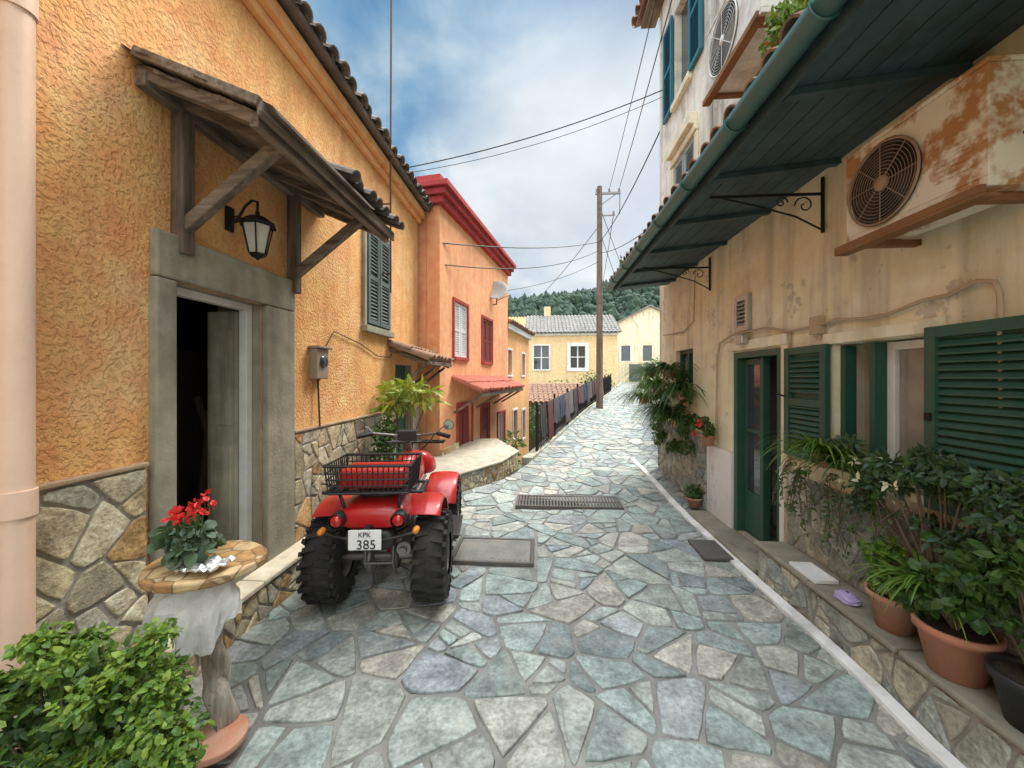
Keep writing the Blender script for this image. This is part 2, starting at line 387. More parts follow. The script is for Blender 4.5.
m_soffit=simple('dark_teal_boards',(.045,.085,.10),.6,0,.3,3,30,.002,dirt=(.02,.03,.03),dirt_amt=.6)
m_blue=simple('blue_green_paint',(.02,.15,.20),.5,0,.2)
m_greyshut=simple('grey_green_shutter',(.09,.12,.12),.6,0,.2)
m_glass=glassmat('window_glass')
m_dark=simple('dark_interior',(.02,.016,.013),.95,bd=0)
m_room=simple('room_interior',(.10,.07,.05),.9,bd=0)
m_iron=simple('black_iron',(.02,.02,.02),.5,.6,.3)
m_black=simple('black_plastic',(.018,.018,.018),.5,0,.2)
m_rubber=simple('tyre_rubber',(.020,.019,.018),.85,0,.3,dirt=(.07,.065,.05),dirt_amt=.35,dirt_s=6)
m_redp=simple('red_gloss_plastic',(.48,.010,.010),.32,0,.12,3,20,0,coat=.3,dirt=(.28,.06,.04),dirt_amt=.3)
m_steel=simple('dull_steel',(.25,.24,.23),.5,.7,.3,dirt=(.15,.08,.04),dirt_amt=.4)
m_metal=simple('grey_metal',(.45,.45,.44),.4,.8,.2)
m_whitep=simple('white_plastic',(.78,.78,.76),.4,0,.05,bd=0,dirt=(.4,.38,.33),dirt_amt=.3)
m_plate=simple('plate_white',(.80,.80,.78),.35,0,.03,bd=0)
m_ac=simple('rusty_cream_enamel',(.76,.70,.56),.5,0,.1,4,30,.001,dirt=(.42,.19,.06),dirt_amt=.95,dirt_s=5.,dlo=.49,dhi=.60)
m_ac2=simple('cream_enamel',(.74,.73,.67),.5,0,.1,4,30,.001,dirt=(.4,.33,.25),dirt_amt=.6,dirt_s=5)
m_rust=simple('rust',(.28,.13,.05),.85,.1,.5,8,40,.003,dirt=(.12,.05,.02),dirt_amt=.7)
m_terra=simple('terracotta',(.46,.19,.11),.8,0,.2,6,40,.002,dirt=(.50,.38,.30),dirt_amt=.45)
m_pipe=simple('peach_pipe',(.80,.56,.42),.5,0,.06,dirt=(.6,.4,.28),dirt_amt=.35)
m_soil=simple('soil',(.05,.035,.02),.95,0,.4,30,80,.01)
m_cable=simple('cable',(.03,.03,.03),.6,bd=0)
m_pole=wood('pole_wood',(.09,.06,.045),(.24,.17,.13),2,.3)
m_grate=simple('drain_iron',(.12,.12,.115),.7,.4,.35,dirt=(.2,.13,.08),dirt_amt=.5,dirt_s=7)
m_lamp=simple('lantern_glass',(.55,.53,.45),.2,0,.1,bd=0)
m_ground=simple('ground_earth',(.13,.13,.07),.95,0,.4,.3,3,.02,dirt=(.08,.11,.04),dirt_amt=.7,dirt_s=.5)
m_flower=leafmat('red_petals',[(.75,.01,.02),(.6,.005,.02),(.85,.04,.06)],.2)
m_wflower=leafmat('white_petals',[(.8,.78,.6),(.75,.7,.4)],.2)
g1=leafmat('leaf_fresh',[(.06,.15,.02),(.12,.24,.03),(.25,.35,.05),(.05,.13,.02),(.17,.29,.03)])
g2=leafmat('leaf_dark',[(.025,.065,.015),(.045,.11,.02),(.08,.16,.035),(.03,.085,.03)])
g3=leafmat('leaf_yellow',[(.20,.30,.03),(.34,.38,.05),(.12,.22,.03)])
g4=leafmat('leaf_bluegreen',[(.06,.12,.07),(.10,.17,.11),(.05,.10,.05),(.15,.22,.14)])
m_bark=simple('bark',(.16,.12,.08),.95,0,.4,12,30,.006)
m_cloth=simple('white_cloth',(.78,.78,.76),.45,0,.06,20,80,.004)

# ------------------------------------------------------------------ ground / road
YS=[-6,0,2,5,7.6,14,22,30,45]; ZS=[-.12,-.03,0,.0,.13,.56,.86,1.22,1.4]
LY=[-6,4.75,4.9,6.15,7.6,14,22,30,34]; LX=[-2.15,-2.15,-1.6,-.48,-.05,1.75,4.0,6.2,7.2]
RY=[-6,6.8,7.6,14,22,30,34]; RX=[2.1,2.1,2.35,3.95,6.1,9,13]
def zr(y): return float(np.interp(y,YS,ZS))
def lx(y): return float(np.interp(y,LY,LX))
def rx(y): return float(np.interp(y,RY,RX))
def ground_z(x,y):
    z=zr(y)-.12
    if y>4.7:
        l=lx(y); d=max(0,l-.12-x); drop=float(np.interp(y,[4.7,7,11,16,30],[-.1,-.25,-.85,-1.6,-1.8]))
        z+= (drop-zr(y))*min(1,d/.1) if d>0 else 0
    R=math.hypot(x,y)
    if R>60: z=z*max(0,1-(R-60)/60)-2*min(1,(R-60)/60)
    return z-(.1 if R>50 else 0)
def grid(xs,ys,zf,name,mat,parent=None):
    vs=[(x,y,zf(x,y)) for y in ys for x in xs]; n=len(xs)
    fs=[(j*n+i,j*n+i+1,(j+1)*n+i+1,(j+1)*n+i) for j in range(len(ys)-1) for i in range(n-1)]
    mb=MB(); mb.add(vs,fs,0,True); return mb.build(name,mat,parent,recalc=False)
xs=sorted(set([-1500,-800,-400,-200,-120,-80,-50,-30,-20,-14,-10,-7,-5,-4,-3]+[round(-2.5+.12*i,2) for i in range(110)]+[11,12,14,18,25,35,50,80,120,200,400,800,1500]))
ys=sorted(set([-1500,-600,-200,-80,-40,-20,-10,-6,-3,0]+[round(1+.3*i,2) for i in range(115)]+[37,40,45,52,60,75,100,150,250,500,1000,2500]))
grid(xs,ys,ground_z,'ground',m_ground)
def road_z(x,y):
    l,r=lx(y),rx(y); k=(x-l)/max(.1,r-l)
    return zr(y)+.03*noise.noise(Vector((x*.9,y*.9,0)))+.008*noise.noise(Vector((x*4,y*4,0)))-.03*(1-((k-.45)*2)**2)
E=empty('paved_road',(0,8,0))
vs=[];yy=[-5+.25*i for i in range(156)]; K=20
for y in yy:
    l=lx(y); r=rx(y)
    for k in range(K+1): x=l+(r-l)*k/K; vs.append((x,y,road_z(x,y)))
fs=[(j*(K+1)+i,j*(K+1)+i+1,(j+1)*(K+1)+i+1,(j+1)*(K+1)+i) for j in range(len(yy)-1) for i in range(K)]
mb=MB(); mb.add(vs,fs,0,True); mb.build('mortar_bed',m_mortar,E,recalc=False)
HOLES=[(-.84,-.04,3.40,3.97),(-.34,1.08,4.94,5.44)]
def ins(x,y,m): return lx(y)-.2<x<rx(y)+.2
def edgeclip(p,poly):
    y=p[1]
    for f,sg in((lx,-1),(rx,1)):
        a=(f(y-.15),y-.15);b=(f(y+.15),y+.15); dx,dy=b[0]-a[0],b[1]-a[1]; nx,ny=(dy*sg,-dx*sg)
        poly=clip(poly,nx,ny,nx*a[0]+ny*a[1])
        if len(poly)<3: return poly
    for h in HOLES:
        cx,cy=p[0],p[1]; 
        if h[0]-.5<cx<h[1]+.5 and h[2]-.5<cy<h[3]+.5:
            if h[0]<cx<h[1] and h[2]<cy<h[3]:
                s=min((cx-h[0],0),(h[1]-cx,1),(cy-h[2],2),(h[3]-cy,3))[1]
            else:
                s=max([(h[0]-cx,0),(cx-h[1],1),(h[2]-cy,2),(cy-h[3],3)])[1]
            poly={0:lambda q:clip(q,1,0,h[0]),1:lambda q:clip(q,-1,0,-h[1]),2:lambda q:clip(q,0,1,h[2]),3:lambda q:clip(q,0,-1,-h[3])}[s](poly)
            if len(poly)<3: return poly
    return poly
mb=MB()
stones(mb,cells(-2.15,2.12,-2.5,7.5,.60,.03,.14,ins,4000,extra=edgeclip),lambda x,y,h:(x,y,road_z(x,y)+h-.002),.0085,.014,.006,.08)
stones(mb,cells(-.3,11.,7.5,33,.65,.04,.15,ins,14000,extra=edgeclip),lambda x,y,h:(x,y,road_z(x,y)+h-.002),.011,.014,.005,.2)
mb.build('flagstones',m_road,E,recalc=False)
mb=MB()
for i in range(40):
    y0=7.2+i*.65;y1=y0+.65; a=[lx(y) for y in(y0,y1)]
    mb.hexa([(a[k]-d,yv,z) for k,yv in((0,y0),(1,y1)) for d in(.18,-.02) for z in(-2.2,zr(yv)+.05)])
mb.build('retaining_wall',m_cladg)
def clad(F,t0,t1,z0,z1,o,name,parent,mat,lo=.006,hi=.05,gap=.007,tries=1500,rmax=.4):
    mb=MB(); stones(mb,cells(t0,t1,z0,z1,rmax,lo,hi,None,tries),lambda a,b,h:F(a,b,o+h-.001),gap,.012,.005,.06,.004); return mb.build(name,mat,parent,recalc=True)
e=empty('stone_ledge',(-1.3,6,0)); mb=MB()
def prism(mb,pl,z0,z1,mi): 
    n=len(pl); mb.add([(x,y,z0) for x,y in pl]+[(x,y,z1) for x,y in pl],[tuple(range(n)),tuple(range(n,2*n))]+[(i,(i+1)%n,n+(i+1)%n,n+i) for i in range(n)],mi)
pl=[(-2.1,5.05),(-1.42,4.95),(-.66,6.2),(-.42,7.1),(-.95,8.5),(-1.6,8.4)]
prism(mb,pl,-1,.27,0); mb.build('body',m_mortar_w,e,.01)
mb=MB(); pl2=[(-2.1,5.03),(-1.40,4.92),(-.62,6.2),(-.39,7.12),(-.95,8.52),(-1.6,8.42)]
prism(mb,pl2,.273,.305,0); mb.build('coping',plaster('ledge_top',(.42,.38,.30),.15,bs=30,bd=.005,ground=0,chips=.5),e,.01)
for k,(a,b) in enumerate((((-1.42,4.95),(-.66,6.2)),((-.66,6.2),(-.42,7.1)))):
    d=Vector((b[0]-a[0],b[1]-a[1])); Fk=frame(a,d,(d.y,-d.x)); clad(Fk,0,d.length,-.03,.27,.0,'face_stones_%d'%k,e,m_cladst,.005,.03)

mb=MB(); pv=[]
for i in range(73):
    y=-1.5+i*.125; j=.014*noise.noise(Vector((y*2,3,0))); z=road_z(1.7,y)+.028
    pv+=[(1.70+j,y,z-.06),(1.705+j,y,z),(1.775,y,z+.008),(1.775,y,z-.06)]
mb.add(pv,[(4*i+k,4*i+k+1,4*i+k+5,4*i+k+4) for i in range(72) for k in range(3)]); mb.build('painted_kerb',m_kerb)
e=empty('stone_step',(1.9,1.5,0)); mb=MB(); mb.box(1.79,2.05,-2.4,3.30,-.2,.265); mb.build('riser',m_mortar_w,e,.01)
FS=frame((1.79,0),(0,1),(-1,0)); clad(FS,-1,3.3,0,.262,0,'riser_stones',e,m_cladgst,.01,.06)
mb=MB()
for a,b in((-2.4,-.9),(-.89,.3),(.31,1.15),(1.16,2.05),(2.06,2.7),(2.71,3.33)): mb.box(1.765+random.uniform(-.006,.006),2.048,a,b,.268,.302+random.uniform(-.003,.003))
mb.build('tread',m_conc,e,.012)
mb=MB(); mb.box(1.78,2.05,3.36,4.8,-.1,.05); mb.build('doorstep',m_conc,e,.012)
e=empty('manhole_cover',(-.44,3.68,0)); mb=MB(); 
for q in((-.82,-.06,3.42,3.45),(-.82,-.06,3.92,3.95),(-.82,-.79,3.45,3.92),(-.09,-.06,3.45,3.92)): mb.box(*q,-.08,.004)
mb.build('frame',m_grate,e,.004)
mb=MB(); mb.box(-.785,-.095,3.455,3.915,-.06,-.002); mb.box(-.47,-.41,3.5,3.53,-.01,.003)
for i in range(14): mb.box(-.76+i*.047,-.735+i*.047,3.48,3.89,-.01,.001)
mb.build('lid',simple('worn_lid',(.20,.195,.18),.8,.1,.35,6,30,.004,dirt=(.28,.25,.2),dirt_amt=.5,dirt_s=6),e,.002)
e=empty('drain_grate',(.37,5.2,0)); mb=MB(); mb.box(-.32,1.06,4.96,4.99,-.05,.006); mb.box(-.32,1.06,5.39,5.42,-.05,.006); mb.box(-.32,-.29,4.99,5.39,-.05,.006); mb.box(1.03,1.06,4.99,5.39,-.05,.006)
for i in range(32): mb.box(-.28+i*.041,-.260+i*.041,5,5.38,-.03,.004)
mb.box(-.28,1.03,5.18,5.2,-.03,.005)
mb.build('bars',m_grate,e); mb=MB(); mb.box(-.3,1.04,4.99,5.39,-.04,-.018); mb.build('pit',m_dark,e)

# ------------------------------------------------------------------ near left house
e=empty('orange_house',(-2.1,2.5,0)); H=e
D1=(2.04,2.76,.35,2.2); W1=(4.5,5.1,2.3,3.46); D2=(5.45,6.15,.1,1.85)
mb=MB(); mb.wall(FL,-3,6.48,-.3,4.5,0,.35,[D1,W1,D2],0,1); mb.build('front_wall',[m_orange,m_conc],H)
mb=MB(); mb.box(-6,-2.46,6.1,6.47,-1.5,4.5); mb.box(-6,-2.46,-3,-2.6,-.3,4.5); mb.box(-6.3,-6.0,-3,6.47,-1.5,4.5); mb.build('other_walls',m_orange,H)
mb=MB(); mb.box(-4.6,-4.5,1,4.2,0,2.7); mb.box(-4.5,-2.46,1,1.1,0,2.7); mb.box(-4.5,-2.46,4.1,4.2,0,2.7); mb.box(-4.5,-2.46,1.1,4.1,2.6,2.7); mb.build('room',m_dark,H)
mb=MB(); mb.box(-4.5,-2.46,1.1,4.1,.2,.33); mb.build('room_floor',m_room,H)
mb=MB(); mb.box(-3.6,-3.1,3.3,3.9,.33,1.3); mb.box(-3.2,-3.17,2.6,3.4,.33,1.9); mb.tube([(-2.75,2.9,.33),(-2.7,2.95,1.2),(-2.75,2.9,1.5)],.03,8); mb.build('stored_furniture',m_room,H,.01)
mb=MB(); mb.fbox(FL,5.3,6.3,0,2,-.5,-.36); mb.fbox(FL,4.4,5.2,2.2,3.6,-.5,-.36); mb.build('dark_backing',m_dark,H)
mb=MB(); mb.fbox(FL,-3,1.89,-.2,1.18,0.001,.025); mb.fbox(FL,3.10,5.40,-.2,1.18,.001,.025); mb.fbox(FL,6.17,6.47,-.2,1.18,.001,.025); mb.build('stone_base_mortar',m_mortar_w,H,.006)
clad(FL,-.6,1.89,-.05,1.178,.025,'stone_base_a',H,m_cladst,.015,.07); clad(FL,3.10,5.40,-.05,1.178,.025,'stone_base_b',H,m_cladst,.012,.06)
mb=MB(); mb.fbox(FL,-3,1.89,1.182,1.205,0.001,.045); mb.fbox(FL,3.10,5.40,1.182,1.205,.001,.045); mb.build('stone_base_cap',plaster('cap',(.38,.28,.17),.2,ground=0),H,.006)
mb=MB(); mb.fbox(FL,1.92,2.04,-.1,2.2,-.05,.05); mb.fbox(FL,2.763,3.09,-.1,2.2,.001,.05); mb.fbox(FL,1.92,3.09,2.203,2.46,.001,.052); mb.fbox(FL,2.04,2.76,.2,.352,-.34,.048)
mb.build('door_surround',m_conc,H,.012)
mb=MB(); mb.fbox(FL,2.70,2.757,.355,2.198,-.13,-.07); mb.fbox(FL,2.043,2.075,.355,2.198,-.15,-.09); mb.fbox(FL,2.08,2.70,2.15,2.198,-.13,-.07); mb.build('door_frame',m_whitep,H,.004)
mb=MB(); mb.fbox(FL,2.68,2.72,.36,2.14,-.36,-.135)
for z0,z1 in((.5,1.15),(1.3,2.0)): mb.fbox(FL,2.67,2.681,z0,z1,-.33,-.17)
mb.build('open_door_leaf',plaster('pale_door_paint',(.38,.37,.27),.25,(.14,.13,.09),.9,30,.002,chips=.6),H,.006)
mb=MB(); mb.fbox(FL,1.85,3.22,-.2,.22,.037,.20); mb.build('door_step_core',m_mortar_w,H,.008)
clad(FL,1.86,3.21,-.02,.215,.20,'door_step_stones',H,m_cladst,.005,.03)
mb=MB(); mb.fbox(FL,1.82,2.5,.222,.262,.04,.225); mb.fbox(FL,2.51,3.25,.222,.26,.04,.222); mb.build('door_step_tread',plaster('step_stone',(.66,.58,.43),.12,bs=30,bd=.004,ground=0,chips=.4),H,.01)
mb=MB(); mb.shutter(FL,4.47,4.79,2.31,3.45,.02); mb.shutter(FL,4.81,5.13,2.31,3.45,.02); mb.build('window_shutters',m_greyshut,H)
mb=MB(); mb.fbox(FL,4.40,4.46,2.24,3.54,0.001,.04);mb.fbox(FL,5.14,5.20,2.24,3.54,0.001,.04);mb.fbox(FL,4.46,5.14,3.47,3.54,0.001,.038);mb.fbox(FL,4.38,5.22,2.2,2.28,0.001,.08); mb.build('window_trim',m_conc,H,.006)
mb=MB(); mb.fbox(FL,5.45,6.15,.1,1.85,-.14,-.1); 
for z0,z1 in((.25,.85),(1.0,1.7)): 
    mb.fbox(FL,5.52,5.78,z0,z1,-.1,-.085); mb.fbox(FL,5.83,6.08,z0,z1,-.1,-.085)
mb.build('side_door',m_green,H,.006)
mb=MB(); mb.tiles(FL,5.15,6.45,.62,1.93,0.0,2.16,.15,.32,.065); mb.build('side_door_canopy_tiles',m_tile_br,H)
mb=MB()
for t in(5.25,5.8,6.35): mb.beam(FL(t,1.83,.58),FL(t,2.05,.0),.05,.05); mb.beam(FL(t,1.82,.5),FL(t,1.45,.02),.035,.035)
mb.beam(FL(5.17,1.86,.58),FL(6.43,1.86,.58),.05,.05); mb.build('side_door_canopy_frame',m_woodx,H)
mb=MB(); mb.fbox(FL,-3,6.5,4.30,4.38,.001,.06); mb.fbox(FL,-3,6.5,4.383,4.50,.001,.12); mb.build('cornice',m_orange3,H,.01)
mb=MB(); mb.tiles(FL,-3,6.6,.24,4.54,-1.6,5.35,.19,.38,.085,jit=1.6); mb.build('roof_tiles',m_tile_dk,H)
mb=MB(); mb.add([(-3.7,-3,5.36),(-3.7,6.6,5.36),(-6.3,6.6,4.5),(-6.3,-3,4.5)],[(0,1,2,3)]); mb.build('rear_roof',m_tile_dk,H)
e=empty('electric_meter_box',FL(3.45,1.78,.06)); mb=MB(); mb.fbox(FL,3.36,3.55,1.64,1.92,.001,.08); mb.fbox(FL,3.34,3.57,1.92,1.945,.001,.11); mb.build('case',simple('beige_box',(.30,.26,.2),.6,0,.2,dirt=(.3,.15,.08),dirt_amt=.6),e,.008)
mb=MB(); mb.lathe([(0,0.02),(.05,.018),(.06,0)],FL(3.455,1.80,.08),'X',20); mb.build('dial',m_glass,e)
mb=MB(); mb.tube([FL(3.60,1.95,.02),FL(3.75,2.12,.02),FL(4.3,2.05,.02),FL(4.8,1.93,.02),FL(5.2,1.93,.02),FL(5.4,2.1,.02)],.006,5); mb.tube([FL(3.45,1.66,.03),FL(3.45,1.2,.05)],.008,6); mb.build('wall_cable',m_cable,H)
mb=MB(); mb.tube([(-1.93,4.85,2.75),(-1.93,4.85,4.6),(-1.92,4.86,7.6)],.013,8); mb.tube([(-2.1,4.85,3.9),(-1.93,4.85,3.9)],.01,6); mb.tube([(-2.1,4.85,3.0),(-1.93,4.85,3.0)],.01,6); mb.build('antenna_mast',simple('dark_rust',(.09,.055,.04),.8))
e=empty('wooden_awning',FL(2.7,3.1,.35)); 
mb=MB()
for i in range(6):
    o0=.0+i*.118
    mb.hexa([FL(t+random.uniform(-.02,.02),zz-o*.44,o) for t in(1.85,3.5) for zz in(3.27,3.292) for o in(o0+.001,o0+.112)])
mb.build('boards',m_wood,e)
mb=MB()
for t in(1.88,2.08,2.5,2.85,3.09,3.46): mb.beam(FL(t,3.25,.0),FL(t,2.955,.68),.06,.055)
mb.build('rafters',m_woodx,e,.006)
mb=MB(); mb.beam(FL(1.84,2.955,.66),FL(3.52,2.955,.66),.05,.075); mb.beam(FL(1.8,2.985,.715),FL(3.55,2.98,.715),.02,.08); mb.beam(FL(1.82,3.32,.03),FL(1.80,3.01,.72),.03,.05); mb.beam(FL(1.84,3.2,.04),FL(3.5,3.2,.04),.06,.08); mb.build('front_beam',m_wood,e,.006)
mb=MB()
for t in(2.08,3.09): mb.fbox(FL,t-.04,t+.04,2.36,3.17,.001,.08)
mb.build('wall_posts',m_woodz,e,.008)
mb=MB()
for t in(2.08,3.09): mb.beam(FL(t,2.52,.06),FL(t,2.96,.62),.06,.07)
mb.build('struts',m_woodx,e,.008)
mb=MB()
for i in range(12):
    o0=.0+i*.064
    mb.hexa([FL(t+random.uniform(-.05,.05),zz-o*.44+(i%2)*.012+random.uniform(-.004,.006),o) for t in(1.83,3.0) for zz in(3.315,3.335) for o in(o0+.001,o0+.07)])
mb.build('top_boards',m_wood,e)
mb=MB(); mb.tiles(FL,2.55,3.58,.77,3.07,0.0,3.40,.15,.24,.066,base=False,jit=2.6)
mb.build('weathered_tiles',m_tile_dk,e)
e=empty('wall_lantern',FL(2.45,2.6,.25)); c=Vector(FL(2.45,2.60,.21)); mb=MB()
mb.fbox(FL,2.42,2.48,2.64,2.80,.001,.02); pts=[FL(2.45,2.68,.02),FL(2.45,2.72,.07),FL(2.45,2.80,.12),FL(2.45,2.84,.17),FL(2.45,2.83,.21),FL(2.45,2.77,.21)]; mb.tube(pts,.009,6)
sp=[FL(2.45,2.71+.035*math.sin(a)*(1-a/8),.06+.035*math.cos(a)*(1-a/8)) for a in [k*.5 for k in range(14)]]; mb.tube(sp,.005,5)
k_=1.0
mb.lathe([(r*k_*1.25,h*k_) for r,h in[(.0,.17),(.012,.165),(.012,.14),(.035,.13),(.085,.085),(.095,.08),(.095,.07),(.075,.068)]],c,'Z',6,sm=False)
mb.lathe([(r*k_,h*k_) for r,h in[(.052,-.125),(.058,-.12),(.045,-.135),(.015,-.15),(.0,-.165)]],c,'Z',6,sm=False)
for k in range(6):
    a=2*math.pi*k/6; mb.tube([c+Vector((.095*k_*math.cos(a),.095*k_*math.sin(a),.07*k_)),c+Vector((.053*k_*math.cos(a),.053*k_*math.sin(a),-.12*k_))],.006,4)
mb.build('iron_body',m_iron,e); mb=MB(); mb.lathe([(.085*k_,.066*k_),(.047*k_,-.118*k_)],c,'Z',6,sm=False); mb.lathe([(0,-.118*k_),(.047*k_,-.118*k_)],c,'Z',6); mb.build('glass_panes',m_lamp,e)
mb=MB(); mb.tube([(-2.0,1.33,-.1),(-2.0,1.33,7)],.048,20); 
for z in(1.17,3.1): mb.tube([(-2.0,1.33,z-.05),(-2.0,1.33,z+.05)],.056,20)
mb.build('drainpipe',m_pipe)

# ------------------------------------------------------------------ salmon house
e=empty('salmon_house',F2(2.4,0,0)); H=e
ho=[(.62,1.34,2.05,3.1),(2.34,3.1,2.03,3.04),(.8,1.6,-.7,1.1),(2.25,2.85,-.05,1.0),(3.65,4.35,-.25,.7)]
mb=MB(); mb.wall(F2,0,4.76,-1.6,4.75,0,.25,ho); mb.fbox(F2,.002,4.75,-1.6,4.74,-3.5,-.26); mb.build('walls',m_salmon,H)
mb=MB(); mb.fbox(F2,-.10,4.8,4.62,4.74,-3.5,.10); mb.fbox(F2,-.16,4.84,4.743,4.85,-3.5,.17); mb.fbox(F2,-.22,4.88,4.853,4.95,-3.5,.23); mb.build('red_cornice',m_red,H,.01)
mb=MB(); mb.fbox(F2,-.1,4.8,4.953,5.1,-3.5,.05); mb.build('parapet',m_red,H)
mb=MB()
for i,(a,b,c,d) in enumerate(ho):
    w=.06
    mb.fbox(F2,a-w,a,c-w,d+w,.001,.03); mb.fbox(F2,b,b+w,c-w,d+w,.001,.03); mb.fbox(F2,a,b,d,d+w,.001,.03); mb.fbox(F2,a,b,c-w,c,.001,.05)
mb.build('red_window_trim',m_red,H,.004)
mb=MB(); mb.shutter(F2,.63,.97,2.06,3.09,-.04); mb.shutter(F2,.99,1.33,2.06,3.09,-.04); mb.fbox(F2,3.67,3.72,-.23,.68,-.1,-.05);mb.fbox(F2,4.28,4.33,-.23,.68,-.1,-.05);mb.fbox(F2,3.97,4.02,-.23,.68,-.1,-.05); mb.fbox(F2,3.72,4.28,.62,.68,-.1,-.05); mb.build('white_shutters',m_whitep,H)
mb=MB(); mb.shutter(F2,2.35,2.71,2.04,3.03,-.04); mb.shutter(F2,2.73,3.09,2.04,3.03,-.04); mb.shutter(F2,2.26,2.84,-.04,.99,-.04); mb.fbox(F2,.8,1.6,-.7,1.1,-.1,-.06); mb.fbox(F2,.86,1.16,-.5,.95,-.06,-.04); mb.fbox(F2,1.24,1.54,-.5,.95,-.06,-.04); mb.build('red_joinery',simple('red_brown_paint',(.22,.03,.025),.5),H,.004)
mb=MB(); mb.fbox(F2,3.66,4.34,-.24,.69,-.13,-.11); mb.build('glass',m_glass,H)
mb=MB(); mb.fbox(F2,.0,.78,-1.5,.42,.001,.05); mb.fbox(F2,1.62,4.76,-1.5,-.25,.001,.05); mb.build('stone_base',m_clad,H,.01)
mb=MB(); mb.tiles(F2,.5,4.1,.62,1.42,0,1.68,.16,.3,.07); mb.build('red_tiled_canopy',m_tile_red,H)
mb=MB(); mb.beam(F2(.5,1.34,.57),F2(4.1,1.34,.57),.05,.07)
for t in(.6,1.9,3.2,4.0): mb.beam(F2(t,1.32,.55),F2(t,1.0,.02),.04,.04)
mb.build('canopy_frame',m_woodx,H)
e=empty('satellite_dish',F2(3.2,3.8,.3)); mb=MB(); Mx=Matrix.Rotation(math.radians(60),3,'X')
mb.lathe([(0,0),(.12,.01),(.22,.035),(.3,.07),(.3,.075),(.22,.04),(.12,.015),(0,.005)],F2(3.2,3.82,.1),'Z',24,Mx=Mx); mb.build('dish',simple('dish_grey',(.4,.4,.38),.5),e)
mb=MB(); mb.tube([F2(3.2,3.5,0),F2(3.2,3.5,.1),F2(3.2,3.8,.12)],.02,6); mb.tube([F2(3.2,3.6,.12),F2(3.1,3.7,.5)],.01,5); mb.build('arm',m_steel,e)
e=empty('orange_cottage',F3(1.8,0,0)); H=e; ho=[(.2,.75,1.75,2.5),(2.2,2.75,1.75,2.5),(.9,1.5,-.3,.6),(2.3,2.8,-.5,.5)]
mb=MB(); mb.wall(F3,.02,3.56,-2.2,3.25,-.08,.2,ho); mb.fbox(F3,.03,3.55,-2.2,3.24,-3.5,-.29); mb.build('walls',m_orange3,H)
mb=MB()
for a,b,c,d in ho:
    for q in((a-.06,a,c-.06,d+.06),(b,b+.06,c-.06,d+.06),(a,b,d,d+.06),(a,b,c-.06,c)): mb.fbox(F3,*q,-.079,-.05)
mb.fbox(F3,-.02,3.6,3.1,3.26,-.079,.05); mb.build('white_trim',m_white,H)
mb=MB(); [mb.fbox(F3,a,b,c,d,-.2,-.17) for a,b,c,d in ho]; mb.build('glass',m_glass,H)
mb=MB(); mb.tiles(F3,-.05,3.65,.12,3.3,-1.8,4.0,.2,.4,.09); mb.build('roof_tiles',m_tile_br,H)

# ------------------------------------------------------------------ far houses
e=empty('yellow_house',FY(3,0,-2)); H=e; ho=[(.45,1.5,2.25,3.9),(3.0,4.0,2.35,3.85),(4.9,5.6,-.5,1.3)]
mb=MB(); mb.wall(FY,0,6.2,-2.5,4.75,0,.3,ho); mb.fbox(FY,.01,6.19,-2.5,4.74,-6,-.31); mb.build('walls',m_yellow,H)
mb=MB()
for i,(a,b,c,d) in enumerate(ho):
    w=.10 if i==0 else .24
    for q in((a-w,a,c-w,d+w),(b,b+w,c-w,d+w),(a,b,d,d+w),(a,b,c-w,c)): mb.fbox(FY,*q,.001,.05)
    mb.fbox(FY,(a+b)/2-.04,(a+b)/2+.04,c,d,-.15,-.1); mb.fbox(FY,a,b,(c+d)/2-.03,(c+d)/2+.03,-.152,-.102)
mb.fbox(FY,-.05,6.25,4.6,4.76,.001,.12); mb.build('white_trim',m_white,H)
mb=MB(); [mb.fbox(FY,a,b,c,d,-.2,-.16) for a,b,c,d in ho]; mb.build('glass',m_glass,H)
mb=MB(); mb.tiles(FY,-.2,6.4,.3,4.78,-3.3,6.5,.26,.45,.11); mb.build('roof_tiles',m_tile_gr,H)
mb=MB(); mb.add([FY(-.2,6.5,-3.3),FY(6.4,6.5,-3.3),FY(6.4,4.8,-6.3),FY(-.2,4.8,-6.3)],[(0,1,2,3)]); mb.add([FY(0,4.75,-.1),FY(0,4.75,-6),FY(0,6.4,-3.3)],[(0,1,2)]); mb.add([FY(6.2,4.75,-.1),FY(6.2,4.75,-6),FY(6.2,6.4,-3.3)],[(0,1,2)]); mb.build('rear_roof',m_yellow,H)
mb=MB(); mb.fbox(FY,1.2,1.7,6,7.2,-3.6,-3.1); mb.build('chimney',m_yellow,H)
e=empty('ochre_house',(-1.2,33,0)); mb=MB(); mb.box(-2.6,.6,31,36,-2,5.6); mb.build('walls',simple('ochre_wall',(.72,.42,.12),.9),e)
FO=frame((-2.8,31),(1,0),(0,-1)); mb=MB(); mb.tiles(FO,0,3.6,.3,5.6,-3,7.0,.26,.45,.11); mb.build('roof_tiles',simple('ochre_tile',(.62,.36,.16),.9,0,.3),e)
e=empty('pale_house',FC(2,0,-2)); H=e; ho=[(.5,1.3,3.2,4.6),(2.4,3.2,3.2,4.6),(1.2,2.3,1.3,2.9)]
mb=MB(); mb.wall(FC,0,6,-1,6.6,0,.3,ho); mb.fbox(FC,.01,5.99,-1,6.59,-6,-.31); mb.build('walls',m_cream2,H)
mb=MB(); mb.add([FC(0,6.6,0),FC(3,8.1,0),FC(6,6.6,0),FC(0,6.6,-6),FC(3,8.1,-6),FC(6,6.6,-6)],[(0,1,2),(3,5,4)]); mb.build('gable',m_cream2,H)
